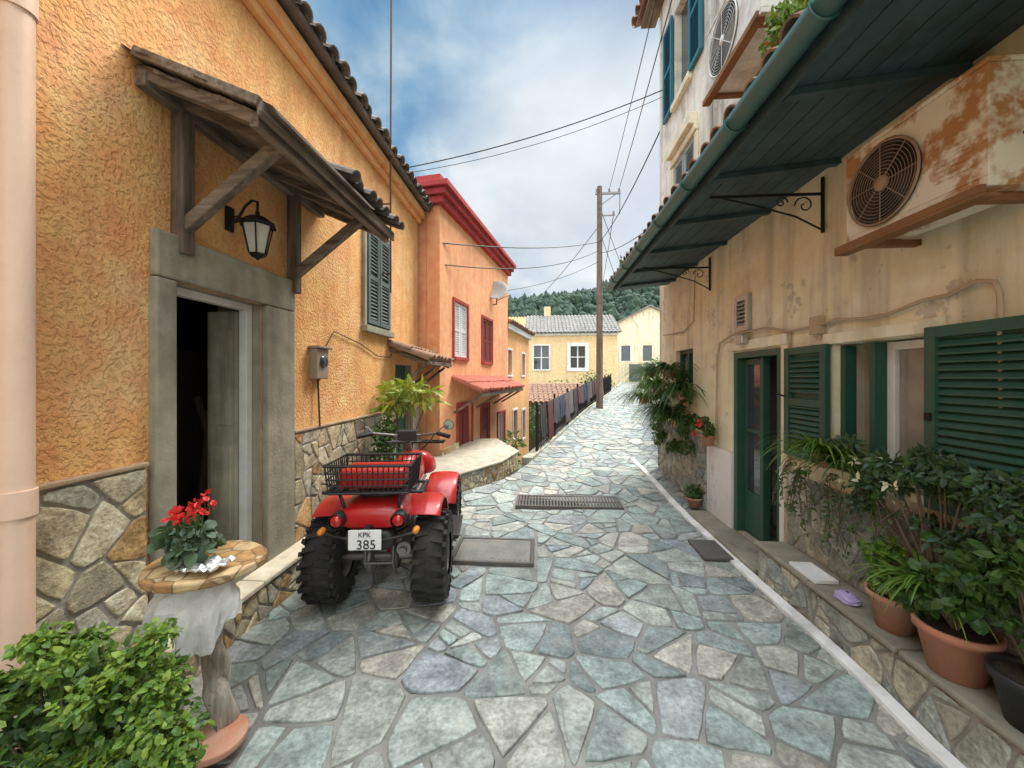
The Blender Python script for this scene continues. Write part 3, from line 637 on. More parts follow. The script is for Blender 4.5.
mb=MB(); mb.hexa([FC(t,z,o) for (t,z0) in((-.3,6.45),(3,8.12)) for z in(z0,z0+.12) for o in(.25,-6.2)]); mb.hexa([FC(t,z,o) for (t,z0) in((6.3,6.45),(3.01,8.12)) for z in(z0,z0+.12) for o in(.25,-6.2)]); mb.build('roof',m_tile_gr,H)
mb=MB(); [mb.fbox(FC,a,b,c,d,-.2,-.16) for a,b,c,d in ho]; mb.build('windows',m_glass,H)
mb=MB(); mb.fbox(FC,.3,.5,3.1,4.7,.001,.05); mb.fbox(FC,1.3,1.5,3.1,4.7,.001,.05); mb.build('trim',m_white,H)
e=empty('tiled_shed',(.6,18,0)); Fs=frame((-.7,17.5),(1,.05),(.05,-1))
mb=MB(); mb.fbox(Fs,0,3.1,-2.5,.55,-3,0); mb.build('walls',simple('dark_wall',(.10,.07,.05),.9),e)
mb=MB(); mb.tiles(Fs,-.1,3.2,.3,.55,-2.6,1.35,.24,.4,.1); mb.build('roof_tiles',m_tile_br,e)

# ------------------------------------------------------------------ right house
e=empty('cream_house',(2.05,2.5,0)); H=e
DR=(3.43,4.23,.06,1.91); WR=(2.18,2.84,1.04,1.88); U1=(5.25,6.05,3.95,4.87); U2=(5.4,6.05,5.8,7.2); W3=(5.35,6.0,1.35,2.05)
mb=MB(); mb.wall(FR,-3,6.8,-.3,3.25,0,.3,[DR,WR,W3]); mb.build('lower_wall',m_cream,H)
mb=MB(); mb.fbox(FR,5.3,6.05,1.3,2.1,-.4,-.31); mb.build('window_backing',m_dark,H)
mb=MB(); mb.fbox(FR,5.35,5.40,1.35,2.05,-.12,-.06); mb.fbox(FR,5.95,6.0,1.35,2.05,-.12,-.06); mb.fbox(FR,5.40,5.95,2.0,2.05,-.12,-.06); mb.fbox(FR,5.40,5.95,1.35,1.4,-.12,-.06); mb.fbox(FR,5.65,5.70,1.4,2.0,-.12,-.06); mb.build('small_window_frame',m_green,H)
mb=MB(); mb.wall(FR,-3,6.8,3.253,8.1,0.0,.3,[U1,U2]); mb.box(2.36,7,6.5,6.79,-.3,8.1); mb.box(6.7,7,-3,6.5,-.3,8.1); mb.box(2.36,6.7,-3,-2.7,-.3,8.1); mb.build('upper_wall',m_upper,H)
mb=MB(); mb.tiles(FR,-3,7.15,.35,8.05,-2.3,9.1,.2,.4,.09); mb.build('roof_tiles',m_tile_br,H)
mb=MB(); mb.fbox(FR,-3,7.05,7.9,8.0,.001,.25); mb.build('eave_boards',m_wood,H)
mb=MB(); mb.add([(4.35,-3,9.1),(4.35,7.1,9.1),(7.2,7.1,8),(7.2,-3,8)],[(0,1,2,3)]); mb.build('rear_roof',m_tile_br,H)
mb=MB(); mb.fbox(FR,3.2,4.5,-.1,2.2,-1.6,-1.5); mb.fbox(FR,3.1,3.2,-.1,2.2,-1.6,-.31); mb.fbox(FR,4.5,4.6,-.1,2.2,-1.6,-.31); mb.fbox(FR,3.2,4.5,2.1,2.2,-1.5,-.31); mb.fbox(FR,3.2,4.5,-.1,.05,-1.5,-.31); mb.build('room',simple('room_wall',(.45,.36,.27),.9),H)
mb=MB(); 
for z in(.75,1.1,1.45): mb.fbox(FR,3.25,4.45,z,z+.025,-1.5,-1.25)
mb.fbox(FR,4.1,4.45,.05,.85,-1.2,-.5); mb.build('shelves',m_whitep,H)
mb=MB()
for z in(.78,1.125,1.475):
    for k in range(9): 
        c=FR(3.35+k*.12,z,-1.36); r=random.uniform(.025,.04); h=random.uniform(.08,.2); mb.lathe([(0,0),(r,0),(r,h*.7),(r*.5,h*.85),(r*.5,h),(0,h)],c,'Z',8)
for k in range(4): c=FR(4.13+k*.08,.85,-.6-.1*k); mb.lathe([(0,0),(.03,0),(.035,.1),(.02,.14),(0,.14)],c,'Z',8)
mb.build('jars',simple('jar',(.35,.2,.1),.3,0,.8,2,bd=0),H)
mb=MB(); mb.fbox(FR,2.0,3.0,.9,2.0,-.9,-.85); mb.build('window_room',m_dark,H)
mb=MB(); mb.fbox(FR,3.43,3.49,.06,1.91,-.12,.01); mb.fbox(FR,4.17,4.23,.06,1.91,-.12,.01); mb.fbox(FR,3.49,4.17,1.85,1.91,-.12,.01); mb.fbox(FR,3.79,3.83,.06,1.85,-.11,-.04)
for a,b in((3.83,4.17),):
    mb.fbox(FR,a,a+.05,.08,1.84,-.10,-.06); mb.fbox(FR,b-.05,b,.08,1.84,-.10,-.06); mb.fbox(FR,a+.05,b-.05,.08,.5,-.095,-.065); mb.fbox(FR,a+.05,b-.05,1.78,1.84,-.1,-.06); mb.fbox(FR,a+.05,b-.05,1.1,1.14,-.1,-.06)
Fd=frame(FR(3.49,0,-.1)[:2],(.95,.3),(-.3,.95))
mb.fbox(Fd,0,.05,.08,1.84,0,.04); mb.fbox(Fd,.36,.41,.08,1.84,0,.04); mb.fbox(Fd,.05,.36,.08,.5,0,.04); mb.fbox(Fd,.05,.36,1.78,1.84,0,.04)
mb.build('green_door',m_green,H,.004)
mb=MB(); mb.fbox(FR,3.88,4.12,.5,1.78,-.085,-.078); mb.build('door_glass',m_glass,H)
mb=MB(); mb.fbox(FR,3.33,3.42,.3,2.0,.001,.02); mb.fbox(FR,4.24,4.34,.86,2.0,.001,.02); mb.fbox(FR,3.33,4.34,1.93,2.02,.021,.03); mb.build('door_surround',m_cream2,H,.004)
mb=MB(); mb.fbox(FR,4.25,4.85,0,.85,.001,.03); mb.fbox(FR,3.36,3.428,.06,.9,.021,.028); mb.build('white_dado',m_white,H,.004)
mb=MB(); mb.fbox(FR,4.86,6.8,-.1,.95,.001,.025); mb.fbox(FR,-3,3.32,.26,.88,.001,.025); mb.build('stone_base_mortar',m_mortar_w,H,.008)
clad(FR,-.5,3.32,.3,.878,.025,'stone_base_a',H,m_cladgst,.012,.07); clad(FR,4.86,6.8,-.05,.948,.025,'stone_base_b',H,m_cladgst,.012,.07)
mb=MB(); mb.fbox(FR,2.1,2.92,.985,1.035,-.1,.06); mb.fbox(FR,2.1,2.92,1.885,1.96,.001,.03); mb.build('window_sill_and_head',m_cream2,H,.006)
mb=MB(); mb.fbox(FR,2.2,2.25,1.06,1.87,-.16,-.1); mb.fbox(FR,2.51,2.56,1.06,1.87,-.16,-.1); mb.fbox(FR,2.25,2.51,1.06,1.12,-.16,-.1); mb.fbox(FR,2.25,2.51,1.82,1.87,-.16,-.1); mb.build('white_casement',m_whitep,H,.004)
mb=MB(); mb.fbox(FR,2.25,2.51,1.12,1.82,-.14,-.13); mb.build('curtain_glass',simple('curtain',(.30,.29,.25),.15,0,.5,5,bd=0),H)
mb=MB(); mb.fbox(FR,2.56,2.60,1.05,1.87,-.1,-.03); mb.fbox(FR,2.79,2.835,1.05,1.87,-.1,-.03); mb.fbox(FR,2.60,2.79,1.05,1.12,-.1,-.03); mb.build('green_casement',m_green,H)
mb=MB(); mb.shutter(FR,2.86,3.32,1.03,1.89,.02,gap=.04); mb.shutter(FR,1.60,2.15,.98,1.91,.03,gap=.04,mid=False); mb.build('green_shutters',m_green,H)
mb=MB(); mb.tube([FR(3.30,1.5,.06),FR(3.36,1.52,.10)],.008,6); mb.fbox(FR,2.11,2.14,1.43,1.47,.066,.075); mb.build('shutter_latches',m_iron,H)
mb=MB(); mb.shutter(FR,5.26,5.64,3.96,4.86,-.02); mb.shutter(FR,5.66,6.04,3.96,4.86,-.02)
mb.build('upper_shutters',simple('grey_shutter',(.30,.36,.36),.6),H)
mb=MB(); mb.shutter(FR,4.98,5.38,5.78,7.2,.02); mb.shutter(FR,6.06,6.46,5.78,7.2,.02); mb.build('blue_shutters',m_blue,H)
mb=MB(); mb.fbox(FR,5.15,6.15,4.88,4.98,.001,.05); mb.fbox(FR,5.15,5.24,3.9,4.87,.001,.03); mb.fbox(FR,6.06,6.15,3.9,4.87,.001,.03); mb.fbox(FR,5.2,6.1,4.99,5.14,.001,.12); mb.fbox(FR,5.35,6.05,5.7,5.79,.001,.07); mb.build('upper_trim',m_cream2,H,.006)
mb=MB(); mb.fbox(FR,5.4,6.05,5.8,7.2,-.15,-.1); mb.build('upper_glass',m_glass,H)
mb=MB(); mb.tube([FR(4.6,8,.04),FR(4.6,5.6,.04),FR(4.7,5.4,.04),FR(4.7,3.6,.04)],.02,8); mb.tube([FR(3.0,7.5,.02),FR(3.1,5.2,.02),FR(3.4,4.2,.02)],.008,5); mb.build('upper_pipes',simple('grey_pipe',(.4,.38,.34),.6),H)
mb=MB()
for i in range(7):
    o0=.0+i*.12; mb.hexa([FR(t,zz-o*.10,o) for t in(-3,6.38) for zz in(3.15,3.175) for o in(o0+.002,o0+.116)])
mb.build('soffit_boards',m_soffit,H)
mb=MB()
t=-2.8
while t<6.4: mb.beam(FR(t,3.13,.01),FR(t,3.045,.84),.05,.035); t+=.8
mb.fbox(FR,-3,6.38,3.03,3.17,.845,.865); mb.build('rafters',m_soffit,H)
mb=MB(); pv=[];
for t in(-3,6.42):
    for rr in(.06,.054):
        for k in range(9): an=math.pi*(1+k/8); pv.append(FR(t,3.13+rr*math.sin(an)*1.1,.93+rr*math.cos(an)))
mb.add(pv,[(k,k+1,19+k,18+k) for k in range(8)]+[(9+k,10+k,28+k,27+k) for k in range(8)]+[(0,9,27,18),(8,17,35,26)]+[tuple(range(18,27))],0,True)
t=-2.6
while t<6.4: mb.tube([FR(t,3.13-.07*math.sin(a),.93+.066*math.cos(a)) for a in [math.pi*k/8 for k in range(9)]],.007,4); t+=.7
mb.build('gutter',m_teal,H)
mb=MB(); mb.tiles(FR,-3,6.42,.90,3.20,0.0,3.60,.19,.36,.08); mb.build('lean_to_tiles',m_tile_br,H)
for k,tb in enumerate((2.94,4.8)):
    e2=empty('iron_bracket',FR(tb,2.95,.4)); mb=MB(); mb.tube([FR(tb,2.98,.01),FR(tb,2.98,.8)],.011,6); mb.tube([FR(tb,2.70,.015),FR(tb,3.10,.015)],.012,6)
    mb.tube([FR(tb,2.98+.0,.75),FR(tb,2.90,.45),FR(tb,2.82,.2),FR(tb,2.72,.02)],.007,5)
    for cc,rr,sg in(((.14,2.90),.07,1),((.30,2.925),.045,-1)):
        mb.tube([FR(tb,cc[1]+rr*(1-a/9)*math.sin(a),cc[0]+sg*rr*(1-a/9)*math.cos(a)) for a in[j*.45 for j in range(18)]],.005,5)
    mb.build('scrollwork',m_iron,e2)
e2=empty('wall_vent',FR(4.04,2.3,0)); mb=MB(); mb.shutter(FR,3.90,4.17,2.12,2.48,.005,gap=.04,mid=False); mb.build('louvre',m_metal,e2)
mb=MB(); mb.fbox(FR,3.90,4.02,1.98,2.07,.031,.1); mb.build('door_lamp',m_metal,None,.01)
mb=MB(); mb.fbox(FR,1.28,1.36,2.96,3.03,.55,.84); mb.build('eave_lamp',m_whitep,None,.02)
mb=MB(); mb.tube([FR(1.84,1.5,.03),FR(1.85,2.02,.03),FR(1.87,2.08,.03),FR(1.94,2.10,.03),FR(2.06,2.06,.03),FR(2.19,2.06,.03),FR(2.4,2.02,.03),FR(2.56,2.02,.03),FR(2.8,2.05,.03),FR(2.97,2.03,.03),FR(3.3,2.03,.03),FR(3.6,2.10,.03),FR(4.2,2.10,.045),FR(4.5,2.04,.03),FR(4.57,1.85,.03),FR(4.6,.9,.03)],.011,8); mb.fbox(FR,2.93,3.03,1.97,2.1,.001,.05); mb.tube([FR(3.3,2.03,.02),FR(3.31,1.1,.02),FR(3.31,.3,.04)],.012,6); mb.tube([FR(5.2,3.05,.03),FR(5.25,2.4,.03),FR(5.6,2.3,.03),FR(6.5,2.35,.03)],.009,5); mb.build('wall_conduit',simple('conduit',(.45,.33,.2),.6),None)
def aircon(t0,t1,z0,z1,o0,o1,mat,grm,grille=True):
    e2=empty('air_conditioner',FR((t0+t1)/2,(z0+z1)/2,(o0+o1)/2)); mb=MB(); mb.fbox(FR,t0,t1,z0,z1,o0,o1); mb.fbox(FR,t0-.006,t1+.006,z1+.001,z1+.02,o0-.01,o1+.01); mb.fbox(FR,t0-.003,t1+.003,z0+.04,z0+.048,o0,o1+.003); mb.build('casing',mat,e2,.012)
    tc=t1-(z1-z0)*.5; zc=(z0+z1)/2; R=(z1-z0)*.42; mb=MB()
    mb.add([FR(tc+R*math.cos(a),zc+R*math.sin(a),o1+.003) for a in[2*math.pi*k/32 for k in range(32)]],[tuple(range(32))]); mb.build('fan_recess',m_black,e2)
    mb=MB()
    for j in range(1,13):
        r=R*j/12; mb.tube([FR(tc+r*math.cos(a),zc+r*math.sin(a),o1+.016) for a in[2*math.pi*k/32 for k in range(33)]],.0016 if j<12 else .008,4)
    for k in range(8):
        a=math.pi*k/4; mb.tube([FR(tc,zc,o1+.018),FR(tc+R*math.cos(a),zc+R*math.sin(a),o1+.018)],.0025,4)
    mb.lathe([(0,-.024),(.035,-.022),(.04,-.01)],FR(tc,zc,o1),'X',14); mb.build('fan_grille',grm,e2)
    mb=MB()
    for k in range(3):
        a=2*math.pi*k/3; mb.add([FR(tc+rr*R*math.cos(a+da),zc+rr*R*math.sin(a+da),o1+.005+dd) for rr,da,dd in((.15,0,0),(.9,-.1,0),(.92,.4,.004),(.9,.9,.008),(.2,.9,.006))],[(0,1,2,3,4)])
    mb.build('fan_blades',m_iron,e2)
    if grille:
        mb=MB(); z=z0+.10
        while z<z1-.2: mb.fbox(FR,t0+.05,tc-R-.05,z,z+.006,o1,o1+.004); z+=.022
        mb.build('side_grille',mat,e2)
    mb=MB()
    for t in(t0+.08,t1-.08): mb.fbox(FR,t-.02,t+.02,z0-.035,z0-.003,0.001,o1+.04)
    mb.fbox(FR,t0-.02,t1+.02,z0-.05,z0-.036,o1-.02,o1+.05); mb.fbox(FR,t0-.02,t1+.02,z0-.0345,z0-.004,o1+.03,o1+.05); mb.build('bracket',m_rust,e2)
    mb=MB(); mb.tube([FR(t0-.03,z0+.2,o0+.1),FR(t0-.09,z0+.15,o0+.06),FR(t0-.08,z0+.0,.05),FR(t0-.05,z0-.3,.03)],.014,6); mb.tube([FR(t0,z0+.2,o0+.1),FR(t0-.03,z0+.2,o0+.1)],.02,6); mb.build('hoses',m_cable,e2)
aircon(1.63,2.33,2.40,2.88,.07,.31,m_ac,simple('rusty_grille',(.30,.20,.13),.7,0,.4))
aircon(3.08,4.02,4.45,5.10,.06,.36,m_ac2,m_ac2,False)

# ------------------------------------------------------------------ iron railing with clothes drying on it
e=empty('iron_railing',(2,14,.5)); mb=MB(); yl=[7.7+.12*i for i in range(122)]
def fx(y): return lx(y)-.05
for i,y in enumerate(yl):
    z=zr(y)+.03
    mb.box(fx(y)-.009,fx(y)+.009,y-.009,y+.009,z,z+.9 if i%12 else z+1.02)
    if i%12==0: mb.box(fx(y)-.025,fx(y)+.025,y-.025,y+.025,z,z+1.0)
for h in(.12,.88): mb.tube([(fx(y),y,zr(y)+h) for y in yl[::4]],.018,5)
mb.build('bars',m_iron,e)
cols=[(.05,.04,.045),(.12,.04,.04),(.08,.08,.09),(.04,.05,.09),(.12,.10,.09),(.16,.14,.13)]
e=empty('hanging_laundry',(.5,9,.8))
for k in range(18):
    y0=7.75+k*.58+random.uniform(0,.06); w=random.uniform(.42,.56); Hh=random.uniform(.5,.85); pv=[]
    for i in range(11):
        for j in range(7):
            yv=y0+w*i/10; s=j/6; pv.append((fx(yv)+.04+.035*math.sin(i*1.5+k*2+s)*s+.02*s,yv,zr(yv)+.95-Hh*s+.04*math.sin(i*.8+k)*s+.01*math.sin(i)))
    mb=MB(); mb.add(pv,[(i*7+j,i*7+j+1,(i+1)*7+j+1,(i+1)*7+j) for i in range(10) for j in range(6)],0,True)
    mb.build('cloth_%d'%k,simple('cloth_%d'%k,cols[k%6],.95,0,.3,4),e)

# ------------------------------------------------------------------ utility pole and wires
PX,PY=2.15,14.2
e=empty('utility_pole',(PX,PY,.5)); mb=MB(); mb.tube([(PX,PY,.0),(PX,PY,8.6)],[.13,.09],14); mb.build('post',m_pole,e)
mb=MB(); mb.beam((PX-.15,PY,8.35),(PX+.75,PY,8.35),.07,.07); mb.beam((PX,PY,7.9),(PX+.6,PY,8.33),.03,.03); mb.beam((PX+.05,PY,7.55),(PX+.55,PY,7.55),.04,.04); mb.tube([(PX+.72,PY,8.35),(PX+.72,PY,7.6)],.02,6); mb.build('crossarm',m_steel,e)
mb=MB(); 
for x,z in((PX+.7,8.4),(PX+.35,8.4),(PX-.1,8.4),(PX+.5,7.58)): mb.lathe([(0,0),(.035,0),(.045,.04),(.02,.06),(.045,.08),(.03,.13),(0,.14)],(x,PY,z),'Z',10)
mb.build('insulators',simple('porcelain',(.25,.2,.18),.3),e)
mb=MB()
def wire(a,b,sag,r=.009,n=16):
    a=Vector(a);b=Vector(b); mb.tube([a.lerp(b,k/n)+Vector((0,0,-sag*4*(k/n)*(1-k/n))) for k in range(n+1)],r,5)
wire((-2.1,5.75,4.85),(2.05,6.5,6.4),.12,.009); wire((-2.1,5.85,4.83),(2.05,6.55,6.32),.16,.005)
wire((PX+.7,PY,8.5),(1.1,-2,6.4),.15,.010); wire((PX+.35,PY,8.5),(.95,-2,6.4),.2,.008)
wire((-1.72,6.6,4.0),(PX,PY,6.6),.15,.012); wire((-1.7,6.7,3.65),(PX,PY,6.3),.3,.011); wire((-.95,11.2,4.2),(PX,PY,5.9),.15,.008); wire((PX+.5,PY,7.6),(5,36,7.2),.6,.012); wire((PX,PY,7.2),(-3,31,6),.6,.012); wire((PX,PY,6.6),(2.1,6.78,6.0),.2,.012); wire((PX,PY,6.2),(2.1,6.78,4.4),.15,.010); wire((PX,PY,7.9),(9,34,7),.4,.012); wire((PX,PY,7.0),(9,36,6.2),.5,.012)
mb.build('power_lines',m_cable)

# ------------------------------------------------------------------ hill with distant forest
def hz(x,y):
    h=50*math.exp(-((y-190)/70)**2)*(.72+.28*math.exp(-((x-55)/60)**2)); return h*(1+.10*noise.noise(Vector((x*.02,y*.02,1))))-4
grid([-260+13*i for i in range(46)],[95+10*i for i in range(22)],hz,'hill',simple('hill_green',(.03,.055,.03),1,0,.4,.1,2,0))
mb=MB(); 
bmi=bmesh.new(); bmesh.ops.create_icosphere(bmi,subdivisions=1,radius=1); iv=[v.co.copy() for v in bmi.verts]; iff=[tuple(v.index for v in f.verts) for f in bmi.faces]; bmi.free()
for i in range(4200):
    x=random.uniform(-60,140); y=random.uniform(100,205); r=random.uniform(.9,2.2); c=Vector((x,y,hz(x,y)+r*.5)); tall=random.choice((1,1.1,1.5,2.2))
    mb.add([c+Vector((v.x*r*random.uniform(.8,1.2),v.y*r,v.z*r*tall*random.uniform(.8,1.15))) for v in iv],iff,0,False)
mb.build('distant_forest',leafmat('forest',[(.018,.040,.028),(.03,.06,.038),(.038,.068,.038),(.022,.048,.036)],.05,.9),recalc=False)
leaf_cloud('roadside_bushes',[(-.5,16,-.2,.9,.6,.8),(1.1,21,.6,1.2,1,.9),(-.9,10.0,-.5,.35,.5,.45),(-.55,8.0,.3,.2,.3,.22),(4.6,15.5,1.2,.6,1.5,1.1),(7.5,25,1.6,1.2,2,1.3),(3.4,24,1.2,1.2,.8,.9)],9000,.11,g2)
mb=MB(); 
for i in range(20):
    y0=7.6+i*.9;y1=y0+.9; a=[rx(y) for y in(y0,y1)]
    mb.hexa([(a[k]+d,yv,z) for k,yv in((0,y0),(1,y1)) for d in(0,.25) for z in(-.2,zr(yv)+.9)])
mb.build('garden_wall',m_cladg)

# ------------------------------------------------------------------ ATV  (local frame: +y forward, ground z=0)
A=empty('quad_bike',(-1.18,2.83,.010),math.radians(7),local=True)
def tyre(name,x,y,R,W,rim):
    mb=MB(); pr=[]
    for k in range(17):
        a=math.pi*k/16; pr.append((rim+(R-rim)*math.sin(a)**.45,-W/2*math.cos(a)*(1+.0)))
    mb.lathe(pr,(x,y,R),'X',40)
    nb=22
    for k in range(nb):
        for sgn in(-1,1):
            a=2*math.pi*(k+(.5 if sgn>0 else 0))/nb
            def Q(h,w,da): return (x+w,y+h*math.cos(a+da),R+h*math.sin(a+da))
            w0,w1=sgn*.01,sgn*W*.40
            mb.hexa([Q(h,w,da+abs(w)*.5) for w in(w0,w1) for da in(-.05,.05) for h in(R*.96,R*1.03)])
            mb.hexa([Q(h,w,da+.12) for w in(sgn*W*.40,sgn*W*.50) for da in(-.05,.05) for h in(R*.80,R*.985)])
    mb.build(name,m_rubber,A)
    mb=MB(); s=1 if x>0 else -1
    mb.lathe([(rim+.01,-W*.42),(rim,-W*.3),(rim,W*.3),(rim+.01,W*.42)],(x,y,R),'X',28); mb.lathe([(0,s*W*.05),(rim*.5,s*W*.08),(rim*.9,s*W*.25),(rim,s*W*.3)],(x,y,R),'X',28); mb.lathe([(0,-s*W*.1),(rim,-s*W*.05)],(x,y,R),'X',28)
    mb.build(name+'_rim',m_steel,A)
tyre('rear_wheel_l',-.375,0,.31,.24,.15); tyre('rear_wheel_r',.375,0,.31,.24,.15)
tyre('front_wheel_l',-.37,1.18,.28,.2,.15); tyre('front_wheel_r',.37,1.18,.28,.2,.15)
mb=MB(); mb.tube([(-.33,0,.3),(.33,0,.3)],.03,12); mb.tube([(-.28,1.18,.28),(.28,1.18,.28)],.02,8); mb.tube([(0,0,.3),(0,.5,.34)],.045,10); mb.lathe([(0,-.02),(.11,-.02),(.12,0),(.11,.02),(0,.02)],(-.08,0,.3),'X',20); mb.lathe([(0,-.02),(.09,-.02),(.09,.02),(0,.02)],(.1,0,.3),'X',20)
for s in(-1,1):
    mb.tube([(s*.12,.05,.33),(s*.12,.9,.33),(s*.12,1.3,.45)],.018,8); mb.tube([(s*.14,-.2,.72),(s*.13,.5,.60),(s*.12,1.1,.62)],.016,8); mb.tube([(s*.12,1.0,.34),(s*.28,1.18,.28)],.014,6)
mb.tube([(-.12,.02,.25),(.12,.02,.25)],.015,6); mb.tube([(-.14,-.2,.72),(.14,-.2,.72)],.014,6)
mb.tube([(-.1,-.05,.2),(-.1,-.12,.3),(-.1,-.1,.45)],.012,6); mb.tube([(.1,-.05,.2),(.1,-.12,.3),(.1,-.1,.45)],.012,6); mb.tube([(-.1,-.12,.3),(.1,-.12,.3)],.012,6)
mb.build('chassis',m_steel,A)
mb=MB()
mb.tube([(.045*math.cos(k*.9),.0+.045*math.sin(k*.9)+.1*k/50,.33+.3*k/50) for k in range(51)],.009,6); mb.build('shock_spring',m_redp,A)
mb=MB(); mb.tube([(.2,-.22,.44),(.2,.2,.42)],.05,14); mb.tube([(.2,-.26,.44),(.2,-.22,.44)],.025,10); mb.tube([(.2,.2,.42),(.15,.5,.4)],.02,8); mb.build('exhaust',m_steel,A)
mb=MB(); mb.box(-.15,.15,.42,.8,.28,.58); mb.tube([(-.2,.6,.4),(.2,.6,.4)],.1,16); mb.build('engine',m_steel,A,.03)
def fender(x0,x1,yc,zc,R,a0,a1,n=12,name='fender',lip=.04,th=.010,mat=m_redp,zs=.86):
    mb=MB(); vs=[]
    for i in range(n+1):
        a=math.radians(a0+(a1-a0)*i/n)
        for (x,r) in ((x0,R-lip*.3),(x0,R),(x1*.5+x0*.5,R+.018),(x1,R),(x1,R-lip)): vs.append((x,yc+r*math.cos(a),zc+r*math.sin(a)*zs))
    fs=[(i*5+k,i*5+k+1,(i+1)*5+k+1,(i+1)*5+k) for i in range(n) for k in range(4)]
    mb.add(vs,fs,0,True); ob=mb.build(name,mat,A)
    sd=ob.modifiers.new('s','SOLIDIFY'); sd.thickness=th; sb=ob.modifiers.new('sub','SUBSURF'); sb.levels=1; sb.render_levels=2
for s in(-1,1):
    fender(s*.18,s*.45,.02,.36,.38,18,126,name='rear_fender_%s'%('l' if s<0 else 'r'),lip=.03,zs=1.0)
    fender(s*.16,s*.46,1.18,.30,.38,10,160,name='front_fender_%s'%('l' if s<0 else 'r'))
def loft(name,secs,mat,sub=2):
    mb=MB(); n=len(secs[0]); vs=[p for s in secs for p in s]
    fs=[(i*n+k,i*n+(k+1)%n,(i+1)*n+(k+1)%n,(i+1)*n+k) for i in range(len(secs)-1) for k in range(n)]
    fs+=[tuple(range(n))[::-1],tuple(range((len(secs)-1)*n,len(secs)*n))]; mb.add(vs,fs,0,True); ob=mb.build(name,mat,A)
    sb=ob.modifiers.new('sub','SUBSURF'); sb.levels=1; sb.render_levels=sub; return ob
def sec(y,w,z0,z1,wt=None): 
    wt=wt or w; return [(-w,y,z0),(w,y,z0),(w,y,z0*.5+z1*.5),(wt,y,z1),(-wt,y,z1),(-w,y,z0*.5+z1*.5)]
loft('tail_cowl',[sec(-.34,.20,.63,.74,.17),sec(-.31,.24,.61,.79,.22),sec(-.1,.24,.63,.82,.22),sec(.2,.18,.62,.80,.16),sec(.35,.14,.6,.76,.12)],m_redp)
loft('seat',[sec(-.2,.10,.79,.83,.08),sec(-.15,.16,.79,.88,.12),sec(.2,.15,.76,.88,.12),sec(.5,.12,.72,.86,.09),sec(.62,.09,.72,.84,.06)],m_black)
loft('fuel_tank',[sec(.6,.10,.62,.84,.07),sec(.7,.14,.6,.93,.09),sec(.95,.15,.6,.95,.09),sec(1.1,.12,.62,.88,.07)],m_redp)
loft('front_cowl',[sec(1.05,.16,.62,.88,.10),sec(1.2,.22,.6,.90,.14),sec(1.45,.2,.55,.80,.14),sec(1.55,.12,.56,.70,.1)],m_redp)
loft('rear_under_guard',[sec(-.36,.15,.5,.62,.17),sec(-.33,.17,.46,.63,.19),sec(-.1,.15,.44,.64,.17)],m_black)
mb=MB()
for s in(-1,1): mb.box(s*.36-.17,s*.36+.17,.36,.85,.26,.30)
mb.build('footwells',m_black,A,.01)
mb=MB()
for s in(-1,1): mb.lathe([(0,-.40),(.03,-.398),(.042,-.38),(.044,-.28)],(s*.20,0,.70),'Y',18)
mb.build('tail_lights',simple('red_lens',(.45,.01,.01),.1,0,.1,bd=0,coat=.6),A)
mb=MB()
for s in(-1,1): mb.lathe([(.046,-.39),(.052,-.385),(.05,-.3)],(s*.20,0,.70),'Y',18); mb.tube([(s*.08,-.36,.56),(s*.30,-.33,.60)],.012,6)
mb.build('light_bezels',m_black,A)
mb=MB()
for s in(-1,1): mb.lathe([(0,-.38),(.015,-.376),(.022,-.36),(.022,-.32)],(s*.31,0,.62),'Y',14)
mb.build('indicators',simple('amber_lens',(.7,.22,.02),.15,0,.1,bd=0),A)
mb=MB(); mb.box(-.105,.105,-.432,-.424,.53,.66); mb.build('licence_plate',m_plate,A,.003)
def text(s,size,loc,name,rot=(math.pi/2,0,0),mat=m_black,parent=A):
    c=bpy.data.curves.new(name,'FONT'); c.body=s; c.size=size; c.extrude=.0015; c.align_x='CENTER'; o=bpy.data.objects.new(name,c); COL.objects.link(o); o.location=loc; o.rotation_euler=rot; c.materials.append(mat); o.parent=parent; return o
text('385',.085,(.01,-.4345,.538),'plate_digits'); text('KPK',.045,(0,-.4345,.615),'plate_letters')
mb=MB(); mb.box(-.02,.02,-.424,-.33,.6,.66); mb.build('plate_bracket',m_black,A)
mb=MB(); x0,x1,y0,y1,z0,z1=-.26,.26,-.36,.0,.875,1.06
def ring(z,g=0,r=.009): mb.tube([(x0-g,y0-g,z),(x1+g,y0-g,z),(x1+g,y1+g,z),(x0-g,y1+g,z),(x0-g,y0-g,z),(x1+g,y0-g,z)],r,6,sm=False)
ring(z1,.02,.011); ring(z0,0); ring((z0+z1)/2,.01,.006); ring(z0+.05,.005,.005); ring(z1-.05,.015,.005)
for k in range(17):
    x=x0+(x1-x0)*k/16
    for y,g in((y0,-.02),(y1,.02)): mb.tube([(x,y,z0),(x*1.06,y+g,z1)],.0045,4)
    mb.tube([(x,y0,z0),(x,y1,z0)],.004,4)
for k in range(11):
    y=y0+(y1-y0)*k/10
    for x,g in((x0,-.02),(x1,.02)): mb.tube([(x,y,z0),(x+g,y,z1)],.0045,4)
    mb.tube([(x0,y,z0),(x1,y,z0)],.004,4)
mb.build('rear_basket',m_black,A)
mb=MB(); mb.box(-.22,.22,-.31,-.04,.885,1.02); mb.build('red_box_in_basket',m_redp,A,.03)
mb=MB(); 
for s in(-1,1): mb.tube([(s*.18,-.28,.74),(s*.2,-.32,.86),(s*.2,.0,.86),(s*.18,.08,.78)],.012,8); mb.tube([(s*.32,-.26,.85),(s*.32,.05,.85)],.012,6)
